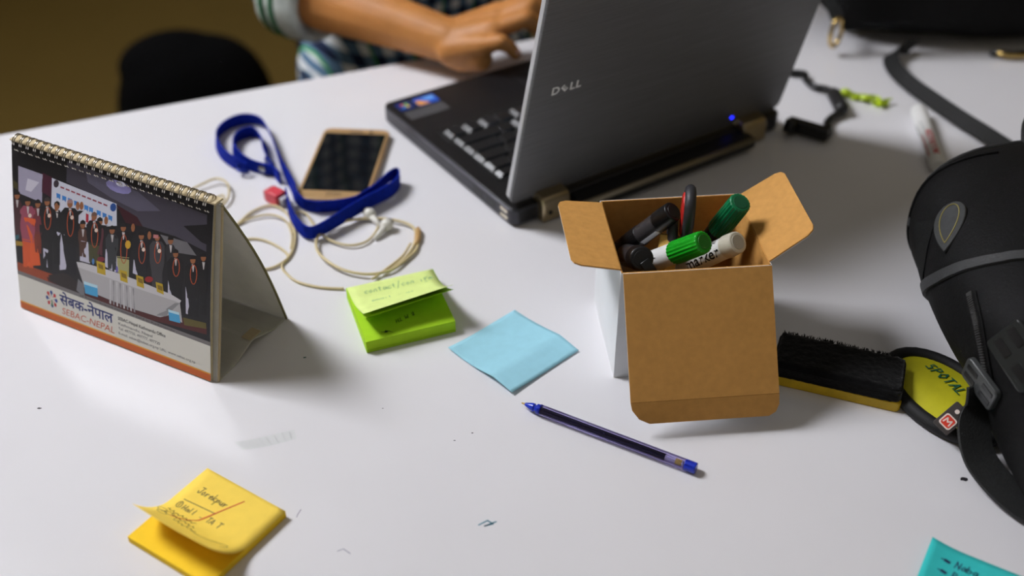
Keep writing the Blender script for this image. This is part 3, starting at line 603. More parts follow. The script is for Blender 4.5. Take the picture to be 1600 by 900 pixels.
(5.3,(110,100,180),[(109.2,70.7),(108.9,68.9),(108.3,67.6),(107.5,67.3),(107,68.3),(106.8,70),(107,71.8),(107.7,73.1),(108.4,73.3),(109,72.4)])]
MARK = {'green': ((82.9, 759.8, 37.6), (144.6, 698.7, 116)), 'white': ((112.5, 767.9, 22.2), (171.6, 704.4, 112)),
        'dark': ((149.6, 772.6, 39.3), (176.5, 735, 128)), 'clip': ((91.6, 741, 73.5), (97.9, 691.1, 106)),
        'grey': ((86, 762, 60), (125.8, 737.7, 118)), 'ring': (138.5, 741, 118), 'block': (124, 734, 84)}
BAGPTS = {
 'piping': [(345, 745, 10), (334, 733, 43), (330, 698, 84), (339, 681, 106), (355, 670, 120), (370, 664, 128), (420, 640, 142)],
 'piping2': [(345, 800, 30), (340, 806, 60), (352, 815, 100), (400, 812, 134)],
 'zip': [(336, 655, 100), (336, 640, 95), (336, 629, 90), (337, 615, 79), (341, 604, 64), (344, 600, 50)],
 'panel': [(332, 745, 40), (330, 750, 70), (332, 765, 92)],
 'drop': [(349, 754, 116), (335, 708, 98)],
 'buckle': (341, 606, 58), 'buckle2': (352, 590, 96),
 'strap': [(341, 612, 50), (341, 604, 34), (335, 588, 24), (338, 566, 13), (357, 535, 6), (390, 505, 5), (430, 480, 5)],
 'strap2': [(372, 575, 100), (372, 540, 84), (376, 505, 66), (388, 470, 40), (405, 448, 8)],
 'tag': (325.4, 607, 21),
}
# ================================================================== the setting
def floor_mat():
    m = mat('floor_beige', (104, 84, 36), .55, noise=(3, .06), bump=(60, .08)); return m
FZ = -740
f = MB().box(-1800, 2600, -1500, 4200, FZ-40, FZ); struct(build('floor', f, floor_mat()))
wm = mat('wall_paint', (150, 135, 88), .8, noise=(2, .05), bump=(200, .1))
struct(build('wall_back', MB().box(-1800, 2600, 4200, 4300, FZ, 2700), wm))
struct(build('wall_right', MB().box(2600, 2700, -1500, 4300, FZ, 2700), wm))
# left wall, with the opening of the high window the daylight comes through
wl = MB(); X0, X1 = -1800, -1690; wy0, wy1, wz0, wz1 = 910, 1810, 1300, 2460
wl.box(X0, X1, -1500, wy0, FZ, 2700+300); wl.box(X0, X1, wy1, 4200, FZ, 3000); wl.box(X0, X1, wy0, wy1, FZ, wz0); wl.box(X0, X1, wy0, wy1, wz1, 3000)
struct(build('wall_left', wl, wm))
wf = MB()
for a, b, c, d in ((wy0, wy0+50, wz0, wz1), (wy1-50, wy1, wz0, wz1), (wy0, wy1, wz0, wz0+50), (wy0, wy1, wz1-50, wz1), ((wy0+wy1)/2-20, (wy0+wy1)/2+20, wz0, wz1)):
    wf.box(X0+20, X1-20, a, b, c, d)
win = struct(build('window_1', wf, mat('window_paint', (225, 222, 215), .4), bevel=3))
gm = mat('window_glass', (240, 245, 250), .03, trans=1, ior=1.1)
for a, b in ((wy0+50, (wy0+wy1)/2-20), ((wy0+wy1)/2+20, wy1-50)):
    build('pane', MB().box(X0+48, X0+53, a, b, wz0+50, wz1-50), gm, win)

# ------------------------------------------------------------------ table (far edge runs 22.6 degrees to the picture)
TA = R(22.6)
tb = thing('table', 'large glossy white laminate table that everything lies on', 'table', (-123, 1245, 0), TA)
lam = mat('white_laminate', (226, 225, 228), .2, spec=.5, noise=(6, .02), bump=(25, .012))
build('tabletop', MB().box(-1150, 1500, -1330, 0, -28, 0), lam, tb, bevel=2)
steel = mat('grey_steel', (120, 120, 122), .4, .8)
for x in (-1080, 1430):
    for y in (-1260, -70):
        build('leg', MB().box(x-22, x+22, y-22, y+22, FZ, -28), steel, tb, bevel=2)
build('apron', MB().box(-1058, 1408, -80, -60, -95, -28), steel, tb)
TM = Matrix.Translation(Vector((-123, 1245, 0))) @ Matrix.Rotation(TA, 4, 'Z'); TI = TM.inverted()
def on_table(x, y, z=0): return tuple(TI @ Vector((x, y, z)))
# pen marks and specks left on the laminate
def mark(pts, wdt, col, nm):
    mb = MB().strokes([pts], wdt, lambda x, y, o: on_table(x, y, .06))
    build('ink_mark', mb, mat(nm, col, .5), tb)
mark([(-23, 523), (-17, 527), (-13, 524), (-19, 522), (-11, 526)], 1.1, (70, 130, 150), 'ink_teal')
mark([(-150, 530), (-149.5, 533), (-148, 537)], .5, (110, 95, 130), 'ink_violet')
mark([(-118, 500), (-114, 502), (-109, 498)], .6, (130, 130, 150), 'ink_grey')
mark([(-170, 700), (-168.5, 700.3)], 1.4, (30, 90, 80), 'ink_green')
for x, y, r in ((326, 566, 3.2), (-366, 640, 1.6), (-43, 605, .7), (-30, 613, .8), (-100, 640, .6), (-258, 700, 1.3), (215, 920, 1.2)):
    mb = MB().prism([(x+r*math.cos(k)*random.uniform(.7, 1.4), y+r*math.sin(k)*random.uniform(.4, .8)) for k in [i*.628 for i in range(10)]], .02, .08, fn=on_table)
    build('ink_mark', mb, mat('speck_dark', (38, 34, 40), .6), tb)
mb = MB()
for k in range(7):
    mb.strokes([spline([(-207+k*1.1, 603-k*1.2, 0), (-190+k, 607-k*1.3, 0), (-165+k*.5, 616-k*1.4, 0)], 5)][:1] and [[(p.x, p.y) for p in spline([(-207+k*1.1, 603-k*1.2, 0), (-190+k, 607-k*1.3, 0), (-165+k*.5, 616-k*1.4, 0)], 5)]], .7, lambda x, y, o: on_table(x, y, .03))
build('ink_smudge', mb, mat('ink_faint', (212, 217, 215), .3), tb)

# ================================================================== desk calendar
CW, CH, CA = 207, 146, 40          # width, apex height, apex setback
cal = thing('desk_calendar', 'wire-bound tent desk calendar with a stage photo and Nepali lettering', 'calendar', (-418, 765, 0), R(-27.4))
card = mat('white_card', (226, 224, 218), .45, noise=(60, .05), bump=(120, .05))
def translucent(m, f):             # thin paper board lets some daylight through
    nt = m.node_tree; N = nt.nodes; L = nt.links; b = N['Principled BSDF']; out = N['Material Output']
    t = N.new('ShaderNodeBsdfTranslucent'); x = N.new('ShaderNodeMixShader'); x.inputs[0].default_value = f
    L.new(b.inputs['Base Color'].links[0].from_socket, t.inputs[0])
    L.new(b.outputs[0], x.inputs[1]); L.new(t.outputs[0], x.inputs[2]); L.new(x.outputs[0], out.inputs[0]); return m
translucent(card, .5)
edge = mat('card_edge', (176, 160, 128), .8)
SL = math.hypot(CA, CH); sy, sz = CA/SL, CH/SL
def page(u, v, off=0): return (u, v*sy-off*sz, v*sz+off*sy)
# tent: front board, back board, base board with its folded ridge
build('front_board', MB().add([page(u, v, o) for o in (-2.2, 0) for u, v in ((0, 0), (CW, 0), (CW, SL), (0, SL))], [(3,2,1,0),(4,5,6,7),(0,1,5,4),(1,2,6,5),(2,3,7,6),(3,0,4,7)]), card, cal, bevel=.4)
BY = 92
def backp(u, t, off):              # t 0 apex .. 1 bottom, bulging a little outwards
    b = 5*math.sin(math.pi*t); y = CA+1+(BY-CA-1)*t; z = CH-1-(CH-2)*t
    n = Vector((0, CH, BY-CA)).normalized()
    return (u, y+n.y*(b+off), z+n.z*(b+off))
g = MB().grid(lambda a, t: backp(a*CW, t, 0), 2, 14)
build('back_board', g, card, cal, solid=2.2, smooth=True)
def basep(u, t):
    z = 1.6+9*max(0, 1-abs(t-.52)/.30)
    return (u, 3+t*(BY-7), z)
build('base_board', MB().grid(lambda a, t: basep(a*CW, t), 2, 20), card, cal, solid=1.4)
build('base_seam', MB().box(CW-9, CW+.6, 44, 58, 10.6, 11.6), edge, cal, bevel=.4)
def edge_strip(pts): return MB().tube([(CW+.4, y, z) for y, z in pts], 1.15, 6)
build('board_edge', edge_strip([(page(0, v, -1)[1], page(0, v, -1)[2]) for v in (1, 40, 80, 120, SL-1)]), edge, cal)
build('board_edge', edge_strip([backp(0, t/10, -1)[1:] for t in range(11)]), mat('edge_olive', (112, 104, 62), .7), cal)
# stack of leaves hung on the rings, then the printed front leaf
leaf = mat('leaf_paper', (198, 186, 150), .7, noise=(500, .25), stretch=(1, 40, 1))
PX0, PX1 = -4.5, 202.5
def pagel(u, v, off=0):            # leaves belly out slightly
    return page(u, v, off+2.0*math.sin(math.pi*min(1, max(0, v/SL))))
stk = MB()
for i in range(3):
    o0 = .3+i*.75
    stk.grid(lambda a, t: pagel(PX0+a*(PX1-PX0), 1+t*(SL-2.5), o0), 4, 14)
build('leaf_stack', stk, leaf, cal, solid=.55)
pm = print_mat('printed_gloss', .3, .4)
def prn(u, v, layer): return pagel(u, v, 2.6+layer*.035)
def flat(mb, col, pts, layer, nv=1):
    mb.add([prn(u, v, layer) for u, v in pts], [tuple(range(len(pts)))], col)
def strip(mb, col, u0, u1, v0, v1, layer, n=12):
    mb.grid(lambda a, t: prn(u0+a*(u1-u0), v0+t*(v1-v0), layer), 4, n, col)
fp = MB()
strip(fp, (222, 220, 210), PX0, PX1, 0.5, SL-1, 0, 16)
build('front_leaf', fp, pm, cal, solid=.3, recalc=False)
pic = MB()
strip(pic, (24, 22, 26), PX0, PX1, 36, SL-1.2, .6, 14)
strip(pic, (120, 116, 116), PX0, PX1, 32.5, 36, .6, 1)
for layer, col, pts in PIC:        # curved leaf: fan each shape from its centre
    cx = sum(p[0] for p in pts)/len(pts); cy = sum(p[1] for p in pts)/len(pts); n = len(pts)
    pic.add([prn(u, v, layer+.5) for u, v in pts]+[prn(cx, cy, layer+.5)], [(i, (i+1) % n, n) for i in range(n)], col)
po = build('stage_photo', pic, pm, cal, recalc=False)
po['label'] = 'printed photo of people on a stage wearing garlands'
band = MB(); strip(band, (196, 92, 22), PX0, PX1, .5, 6.6, .6, 1); strip(band, (226, 160, 40), PX0, PX1, 6.6, 7.8, .6, 1)
build('orange_band', band, pm, cal, recalc=False)
lg = MB()
for k in range(8):                 # emblem: a ring of little red and blue figures
    a = 2*math.pi*k/8; cx, cy = 33.5+5.2*math.cos(a), 20.5+6.2*math.sin(a); c = ((30, 62, 140), (190, 40, 45))[k % 2]
    flat(lg, c, [(cx+1.9*math.cos(t)*.8, cy+1.9*math.sin(t)) for t in [i*.785 for i in range(8)]], 1.4)
    flat(lg, c, [(33.5+1.4*math.cos(a+.35), 20.5+1.6*math.sin(a+.35)), (33.5+4.4*math.cos(a+.12), 20.5+5*math.sin(a+.12)), (33.5+4.4*math.cos(a-.12), 20.5+5*math.sin(a-.12))], 1.3)
flat(lg, (60, 120, 60), [(32.6, 14), (34.4, 14), (34, 20), (33, 20)], 1.5)
build('emblem', lg, pm, cal, recalc=False)
tx = MB()
put_text(tx, 'सेबक-नेपाल', 13, prn, 43, 19.6, 1.4, (22, 40, 110), width=59, bold=2)
put_text(tx, 'SEBAC-NEPAL', 8.6, prn, 44, 10.4, 1.4, (196, 82, 44), width=58, shear=.15)
put_text(tx, 'SEBAC-Nepal Kathmandu Office', 4.2, prn, 107, 25, 1.4, (40, 38, 44), width=50, bold=1)
put_text(tx, 'Kathmandu, Nepal', 3.6, prn, 107, 20.4, 1.4, (70, 68, 74), width=36)
put_text(tx, 'Tel: 497720, 497777, 497720', 3.6, prn, 107, 16, 1.4, (70, 68, 74), width=44)
put_text(tx, 'E-mail: sebac@sebac.org.np URL: www.sebac.org.np', 3.4, prn, 107, 11.6, 1.4, (70, 68, 74), width=80)
put_text(tx, 'of Remembrance ceremony held in Kathmandu', 2.8, prn, 66, 33.4, 1.4, (60, 56, 56), width=100)
build('lettering', tx, pm, cal, recalc=False)
# top strip and twin-loop wire
build('binding_strip', MB().box(PX0, PX1+3, CA-4.5, CA+5, CH+.2, CH+1.8), mat('binding_paper', (206, 188, 150), .6), cal, bevel=.5)
wire = mat('wire_steel', (196, 192, 184), .25, 1)
NR = 26
rm = MB()
for dx in (-1.3, 1.3):
    cy, cz, ry, rz = CA-1.5, CH-1.5, 6.2, 7.2
    rm.tube([(dx*(1 if k < 12 else .75), cy+ry*math.cos(a), cz+rz*math.sin(a)) for k, a in enumerate([R(-150+20*j) for j in range(17)])], .55, 6)
ring0 = None
for i in range(NR):
    if ring0 is None: o = ring0 = build('wire_ring', rm, wire, cal, smooth=True)
    else: o = ring0.copy(); COL.objects.link(o)
    o.location = ((PX0+7+i*(PX1-PX0-12)/(NR-1))*S, 0, 0)

# ================================================================== cardboard box with its flaps open
BW, BD, BH, BT = 114, 100, 103, 1.6
BA = R(5.5); bx0 = thing('cardboard_box', 'small open cardboard box, white outside and brown inside, holding markers', 'box', (81.5, 676, 0), BA)
kraft = mat('kraft_board', (198, 146, 78), .75, spec=.25, noise=(180, .07), bump=(45, .55))
whiteb = mat('white_board', (226, 228, 230), .5, noise=(30, .03))
def wall(name, o, e1, e2, nrm, pts=None):
    """board panel: brown inside sheet and white outside sheet"""
    o, e1, e2, nrm = map(Vector, (o, e1, e2, nrm)); a, b = e1.length, e2.length; u, v = e1/a, e2/b
    pts = pts or [(0, 0), (a, 0), (a, b), (0, b)]
    fn = lambda x, y, z: tuple(o+u*x+v*y+nrm*z)
    p = build(name, MB().prism(pts, 0, BT*.75, fn), kraft, bx0)
    build('white_face', MB().prism(pts, -.4, 0, fn), whiteb, p)
    return p
wall('front_panel', (0, 0, 0), (BW, 0, 0), (0, 0, BH), (0, 1, 0))
wall('back_panel', (0, BD, 0), (BW, 0, 0), (0, 0, BH), (0, -1, 0))
wall('side_panel', (0, 0, 0), (0, BD, 0), (0, 0, BH), (1, 0, 0))
wall('side_panel', (BW, 0, 0), (0, BD, 0), (0, 0, BH), (-1, 0, 0))
wall('bottom_panel', (0, 0, .5), (BW, 0, 0), (0, BD, 0), (0, 0, 1))
# long lid flap hanging over the front, with its tuck flap
th = math.atan2(58, 76); LD = Vector((0, -math.sin(th), -math.cos(th))); LN = Vector((0, -math.cos(th), math.sin(th)))
LL = 96
lo = Vector((1, -.5, BH))
wall('lid_flap', lo, (BW-1, 0, 0), LD*LL, LN)
td = Vector((0, -.45, -.90)).normalized(); tn = Vector((0, -.90, .45)).normalized()
to = lo+LD*LL
tl = 17
wall('tuck_flap', to, (BW-1, 0, 0), td*tl, tn, [(0, 0), (BW-1, 0), (BW-1, tl-9), (BW-3.6, tl-3), (BW-9, tl), (14, tl), (6, tl-4), (1, tl-11)])
# dust flaps at the sides
def flap_outline(L, W): return [(3, 0), (L-3, 0), (L-5, W-7), (L-7.5, W-2), (L-12, W), (12, W), (7.5, W-2), (5, W-7)]
fd = Vector((-.97, 0, .16)).normalized()
wall('side_flap', (0, 1, BH), (0, BD-2, 0), fd*37, Vector((0, 1, 0)).cross(fd)*-1 if Vector((0, 1, 0)).cross(fd).z < 0 else Vector((0, 1, 0)).cross(fd), flap_outline(BD-2, 37))
fd = Vector((.80, 0, .60)).normalized(); nn = Vector((0, 1, 0)).cross(fd)
nn = nn if nn.z > 0 else -nn
wall('side_flap', (BW, 1, BH), (0, BD-2, 0), fd*41, nn, flap_outline(BD-2, 41))
# ------------------------------------------------------------------ what stands in the box (world mm)
blackp = mat('black_plastic', (18, 18, 20), .35, noise=(60, .1))
greyp = mat('grey_plastic', (72, 72, 76), .4)
whitep = mat('white_plastic', (226, 226, 224), .35)
def axis_frame(A, B):
    A = Vector(A); d = (Vector(B)-A).normalized(); up = Vector((0, 0, 1)); x = d.cross(up).normalized(); n = x.cross(d).normalized()
    return A, d, x, n
def wrap(A, B, r, face):
    """surface of a barrel: u along the axis, v round it in mm, centred on the side that faces 'face'"""
    A, d, x, n = axis_frame(A, B); fvec = Vector(face); fvec = (fvec-d*fvec.dot(d)).normalized(); s = fvec.cross(d)
    def fn(u, v, off): return tuple(A+d*u+(fvec*math.cos(v/r)+s*math.sin(v/r))*(r+off))
    return fn
VIEW = (-.1, -.65, .75)
# A = end deep in the box, B = end that shows
def marker(nm, label, A, B, caplen, capm, bodym, r=8.6, capr=9.2, flute=.035, hollow=False):
    t = thing(nm, label, 'marker', (0, 0, 0), 0, None); L = (Vector(B)-Vector(A)).length
    build('barrel', MB().lathe(A, B, [(0, r*.7), (2, r*.92), (6, r), (L-caplen+1, r)], 28), bodym, t, smooth=False, bevel=.3)
    c = build('cap', MB().lathe(A, B, [(L-caplen, capr*.98), (L-caplen+1, capr), (L-4, capr*.96), (L-.8, capr*.93), (L, capr*.82)], 40, flute), capm, t, bevel=.25)
    d = (Vector(B)-Vector(A)).normalized()
    build('cap_end', MB().lathe(Vector(B)-d*.5, Vector(B)+d, [(0, capr*.66), (.9, capr*.62)], 24), mat('cap_hollow_'+capm.name, tuple(int(255*x**.4545*.8) for x in capm.node_tree.nodes['Color Ramp'].color_ramp.elements[0].color[:3]), .5), c)
    return t
bright = mat('bright_green_plastic', (22, 150, 30), .3); dark = mat('dark_green_plastic', (10, 104, 62), .3)
m1A, m1B = (97, 716, 42), (160.5, 730, 119)
def unit(a, b): return (Vector(b)-Vector(a)).normalized()
# 1: white marker with a bright green cap
A1, B1 = MARK['green']
t1 = marker('whiteboard_marker', 'white marker with a bright green ribbed cap, across the open box', A1, B1, 34, bright, whitep)
fn = wrap(A1, B1, 8.65, VIEW); L1 = (Vector(B1)-Vector(A1)).length
mb = MB()
mb.strokes([[(L1-56, -1), (L1-53, -1)], [(L1-51, -1), (L1-48, -1.2)], [(L1-54, 3), (L1-53.4, 3)]], .7, fn, .1)
build('printed_mark', mb, blackp, t1)
# 2: white-ended marker with print
A2, B2 = MARK['white']
ivory = mat('ivory_plastic', (214, 208, 190), .4, trans=.15)
t2 = marker('whiteboard_marker', 'white marker with a pale end and black outlined lettering, in the box', A2, B2, 13, ivory, whitep, flute=.006)
fn = wrap(A2, B2, 8.7, VIEW); L2 = (Vector(B2)-Vector(A2)).length
flip = lambda u, v, o: fn(u, v, o)
mb = MB(); put_text(mb, 'marker', 12.5, flip, L2-57, -6.8, .12, width=42, bold=1, shear=.2); build('lettering', mb, blackp, t2, recalc=False)
redm = mat('red_print', (196, 30, 40), .4)
mb = MB(); mb.prism(rrect(L2-58, L2-36, 4.5, 12.5, 2.5), .05, .12, flip); lp = build('brand_patch', mb, redm, t2)
mb = MB(); put_text(mb, 'MAN', 6.2, flip, L2-53, 6.0, .2, width=14, shear=.2, bold=2); build('lettering', mb, whitep, lp, recalc=False)
mb = MB(); put_text(mb, 'SG', 4, flip, L2-22, 4.5, .12); build('lettering', mb, blackp, t2, recalc=False)
# 3: black marker with a dark green cap
A3, B3 = MARK['dark']
t3 = marker('whiteboard_marker', 'black marker with a dark green ribbed cap leaning in the box corner', A3, B3, 40, dark, blackp)
# 4: grey marker whose black clipped cap pokes over the front edge
A4, B4 = MARK['clip']
glossg = mat('dark_grey_gloss', (58, 56, 58), .22)
t4 = marker('marker_pen', 'dark grey pen whose black cap and clip poke over the box front', A4, B4, 15, blackp, glossg, r=9.2, capr=9.8, flute=0)
A, d, x, n = axis_frame(A4, B4); Bv = Vector(B4)
sd = (Vector((.55, -.75, -.35))-d*Vector((.55, -.75, -.35)).dot(d)).normalized()
build('clip', MB().ribbon([Bv+sd*2+d*1.5, Bv+sd*12+d*2.6, Bv+sd*16+d*.5, Bv+sd*17-d*6, Bv+sd*16.4-d*12], tuple(d.cross(sd)), 8, 2.4), blackp, t4, bevel=.5)
# 5: long grey pen with a black collar
A5, B5 = MARK['grey']
t5 = marker('marker_pen', 'long dark grey pen with a silver stripe leaning across the box', A5, B5, 18, blackp, glossg, r=8.4, capr=8.7, flute=0)
fn = wrap(A5, B5, 8.45, (.5, -.6, .6)); L5 = (Vector(B5)-Vector(A5)).length
mb = MB().prism([(L5-52, -2), (L5-20, -2), (L5-20, 2.4), (L5-52, 2.4)], .02, .3, fn); build('stripe', mb, mat('silver_strip', (150, 152, 156), .3, .7), t5)
mb = MB()
mb.lathe(A5, B5, [(L5-58, 8.5), (L5-57.5, 8.9), (L5-40, 8.9), (L5-39.5, 8.5)], 28); build('band', mb, blackp, t5)
# 6: scissors, one black finger ring standing up
sc = thing('scissors', 'scissors standing in the box, thick black finger ring with red inside', 'scissors', MARK['ring'], R(-7))
rubber = mat('black_rubber', (46, 46, 50), .5)
ringp = spline([(0, 0, -27), (0, 12, -20), (0, 15, -4), (0, 11, 10), (0, 0, 15), (0, -10, 10), (0, -13, -4), (0, -9, -20)], 6, True)
build('finger_ring', MB().tube(ringp, 4.4, 12, closed=True), rubber, sc, smooth=True)
rin = spline([(-3.2, 0, -22), (-3.2, 9, -17), (-3.2, 11.5, -4), (-3.2, 8, 7), (-3.2, 0, 11), (-3.2, -7, 7), (-3.2, -9.5, -4), (-3.2, -6, -17)], 6, True)
build('ring_lining', MB().tube(rin, 2.6, 8, closed=True), mat('red_plastic', (176, 36, 30), .4), sc, smooth=True)
ring2 = [(-11+p.x*.5, p.y*.8+2, p.z*.8-24) for p in ringp]
build('finger_ring', MB().tube(ring2, 4.0, 10, closed=True), rubber, sc, smooth=True)
build('shank', MB().tube([(0, 0, -28), (-3, 1, -44), (-5, 2, -60)], [4.4, 4, 3], 8), rubber, sc, smooth=True)
build('blade', MB().prism([(-3.5, -60), (3.5, -60), (2.5, -85), (0, -104), (-2, -85)], -.8, .8, lambda x, y, z: (z-4.5, x+2, y)), mat('blade_steel', (170, 172, 175), .25, 1), sc)
build('blade', MB().prism([(-3.5, -60), (3.5, -60), (2.5, -85), (0, -104), (-2, -85)], -.8, .8, lambda x, y, z: (z-6.6, x+2, y)), MATS['blade_steel'], sc)
# 7: yellow wooden block among the pens
wb = MB(); M7 = Matrix.Translation(Vector(MARK['block'])) @ Euler((R(-25), R(28), R(30))).to_matrix().to_4x4()
wb.box(-6, 6, -6, 6, -60, 12, M7)
tag(build('pencil', wb, mat('yellow_wood', (205, 165, 82), .6, noise=(90, .15)), bevel=1.2), 'pale yellow square stick between the pens in the box', 'stick')
# ================================================================== laptop
LW, LDp, LZ = 347, 256, 21
lap = thing('laptop', 'open dark grey laptop seen from behind, its lid turned to the camera', 'laptop', (1.5, 884.4, 0), R(33.9))
lapb = mat('laptop_black', (20, 20, 22), .42, noise=(300, .15), bump=(900, .05))
lapg = mat('laptop_side_grey', (58, 58, 64), .38, .3)
build('base', MB().prism(rrect(0, LW, 0, LDp, 9), 3, LZ-1.5), lapg, lap, bevel=1.5)
deck = build('deck', MB().prism(rrect(.8, LW-.8, .8, LDp-.8, 8), LZ-1.5, LZ), lapb, lap, bevel=.5)
for x in (20, LW-20):
    for y in (20, LDp-20): build('foot', MB().lathe((x, y, 0), (x, y, 3), [(0, 6), (3, 6.5)], 14), blackp, lap)
build('keyboard_well', MB().prism(rrect(18, LW-18, 52, 172, 4), LZ, LZ+.5), mat('well_black', (10, 10, 11), .6), deck)
keym = mat('key_black', (24, 24, 26), .3, spec=1.0, noise=(300, .1))
def keymesh(wk, dk, j=2.0):
    h = 3.2; i = 2.0; a, b = wk/2, dk/2
    vs = [(-a, -b, 0), (a, -b, 0), (a, b, 0), (-a, b, 0), (-a+j, -b+i*.6, h), (a-i, -b+i*.6, h), (a-i, b-i*.6, h), (-a+j, b-i*.6, h)]
    return MB().add(vs, [(3,2,1,0),(4,5,6,7),(0,1,5,4),(1,2,6,5),(2,3,7,6),(3,0,4,7)])
kc = {}
def key(x, y, wk, dk, j=2.0):
    k = (round(wk, 1), round(dk, 1), j)
    if k not in kc: o = kc[k] = build('key', keymesh(*k), keym, lap)
    else: o = kc[k].copy(); COL.objects.link(o)
    o.location = (x*S, y*S, (LZ+.5)*S)
rows = [(61, 13, [22]*14), (78, 18, [28]+[18.7]*13+[36.3]), (97, 18, [36]+[18.7]*12+[46.3]), (116, 18, [42]+[18.7]*11+[58.3]), (135, 18, [52]+[18.7]*10+[68]), (155, 18, [22, 20, 20, 20, 112, 20, 20, 20, 20, 32])]
for y, dk, ws in rows:
    tot = sum(ws); x = 21; sc_ = (LW-42)/tot
    for i, q in enumerate(ws):      # chosen keys get a wider side slope, shaped to catch the window's gleam
        key(x+q*sc_/2, y, q*sc_-1.6, dk-1.2, 4.4 if i == 0 or (y > 150 and i < 3) or 88 < x < 112 else 2.0); x += q*sc_
build('touchpad', MB().prism(rrect(LW/2-20, LW/2+62, 182, 240, 3), LZ, LZ+.3), mat('touchpad_grey', (36, 36, 38), .3), deck)
stb = mat('sticker_blue', (28, 84, 190), .3); std = mat('sticker_navy', (18, 44, 110), .3); stg = mat('sticker_grey', (74, 74, 76), .45)
top = lambda x, y, z: (x, y, LZ+z)
s1 = build('sticker', MB().prism(rrect(9, 27, 228, 246, 1.5), .02, .25, top), std, deck)
for (a, b), c in zip(((14, 238), (18.6, 238), (14, 233), (18.6, 233)), ((210, 80, 40), (120, 190, 60), (60, 150, 220), (240, 200, 60))):
    build('sticker_pane', MB().prism(rrect(a, a+4, b, b+4, .8), .25, .35, top), mat('pane_%d' % c[0], c, .3), s1)
s2 = build('sticker', MB().prism(rrect(31, 57, 228, 246, 1.5), .02, .25, top), stb, deck)
build('sticker_flash', MB().prism([(32, 229), (46, 229), (36, 240), (32, 240)], .25, .35, top), mat('flash_amber', (235, 160, 50), .3), s2)
build('sticker_flash', MB().prism([(47, 236), (55, 236), (55, 243), (40, 243)], .25, .35, top), mat('flash_sky', (110, 170, 235), .3), s2)
build('sticker', MB().prism(rrect(9, 57, 206, 224, 2), .02, .25, top), stg, deck)
# ports on the left side and back
chrome = mat('chrome', (215, 205, 185), .2, 1)
for y, z0 in ((16, 6), (16, 13)): build('usb_port', MB().box(-.6, .4, y-6, y+6, z0, z0+3.4), chrome, lap)
for y in (40, 62): build('port', MB().box(-.4, .4, y-8, y+8, 7, 14), blackp, lap)
build('side_trim', MB().box(-.5, .3, 8, LDp-8, LZ-3, LZ-1.9), mat('trim_grey', (110, 108, 118), .3, .6), lap)
build('port', MB().box(6, 26, -.5, .5, 6, 17), blackp, lap)
# hinges
hm = mat('hinge_metal', (168, 152, 122), .32, .9)
for x in (28, LW-62):
    h = build('hinge', MB().prism([(-9, 2), (-9, 20), (-6, 27), (8, 30), (10, 24), (8, 2)], x, x+32, lambda y, z, xx: (xx, y, z)), hm, lap, bevel=2)
    build('hinge_screw', MB().lathe((x+8, -9.2, 12), (x+8, -10, 12), [(0, 2.4), (.6, 2.2)], 12), blackp, h)
# battery that sticks out behind
bat = MB().prism([(2, 4), (-16, 3), (-21, 6), (-22.5, 11), (-21, 16), (-16, 18.5), (2, 19)], 66, LW-58, lambda y, z, xx: (xx, y, z))
bo = build('battery', bat, lapb, lap, bevel=1.5)
build('battery_lit_edge', MB().tube([(67, -19.6, 15.4), (LW-59, -19.6, 15.4)], 3.2, 12), mat('lit_edge_metal', (142, 132, 112), .38, .6), bo, smooth=True)  # pale tube added to stand for light along the battery's top rear edge
# lid, tilted back 14 degrees; local lid axes: x along, y inward normal, z up the lid
lid = MB(); TL = R(14)
LM = Matrix.Translation(Vector((0, 8, LZ+4))) @ Matrix.Rotation(TL, 4, 'X')
def lidf(x, z, y): return tuple(LM @ Vector((x, y, z)))
LH = 243
brushed = mat('lid_brushed', (112, 112, 114), .42, .45, noise=(30, .12), stretch=(.6, 1, 30))
lc = build('lid', MB().prism(rrect(0, LW, 0, LH, 8), -1.5, 1.8, lidf), brushed, lap, bevel=.8)
build('lid_rim', MB().prism(rrect(.4, LW-.4, .4, LH-.4, 8), 1.8, 7.2, lidf), mat('lid_rim_metal', (206, 206, 208), .4, .35), lc, bevel=.6)
bz = build('bezel', MB().prism(rrect(1.5, LW-1.5, 1.5, LH-1.5, 7), 7.2, 8.4, lidf), lapb, lc, bevel=.6)
build('screen', MB().prism(rrect(16, LW-16, 22, LH-14, 1), 8.4, 8.6, lidf), mat('screen_glow', (120, 140, 165), .3, emit=.5), bz)
# name on the lid
logom = mat('logo_silver', (240, 240, 240), .4, .1)
lg = MB(); onlid = lambda x, z, o: lidf(x, z, -1.5-o)
put_text(lg, 'D', 11.5, onlid, 22.5, 124.5, .35, width=8.2, bold=3)
ev, ef = text_geo('E', 9.5, bold=4)
lg.add([onlid(36.6+(a-2.9)*math.cos(.75)-(b-3.3)*math.sin(.75), 128.6+(a-2.9)*math.sin(.75)+(b-3.3)*math.cos(.75), .35) for a, b in ev], ef)
put_text(lg, 'L', 11.5, onlid, 42, 124.5, .35, width=5.6, bold=3)
put_text(lg, 'L', 11.5, onlid, 48.6, 124.5, .35, width=5.6, bold=3)
build('lettering', lg, logom, lc, recalc=False)
led = MB().prism([(276+2.0*math.cos(k*.7), 10+1.6*math.sin(k*.7)) for k in range(9)], -1.5, -2.2, lidf)
build('status_light', led, mat('blue_led', (30, 40, 255), .3, emit=4), lc)

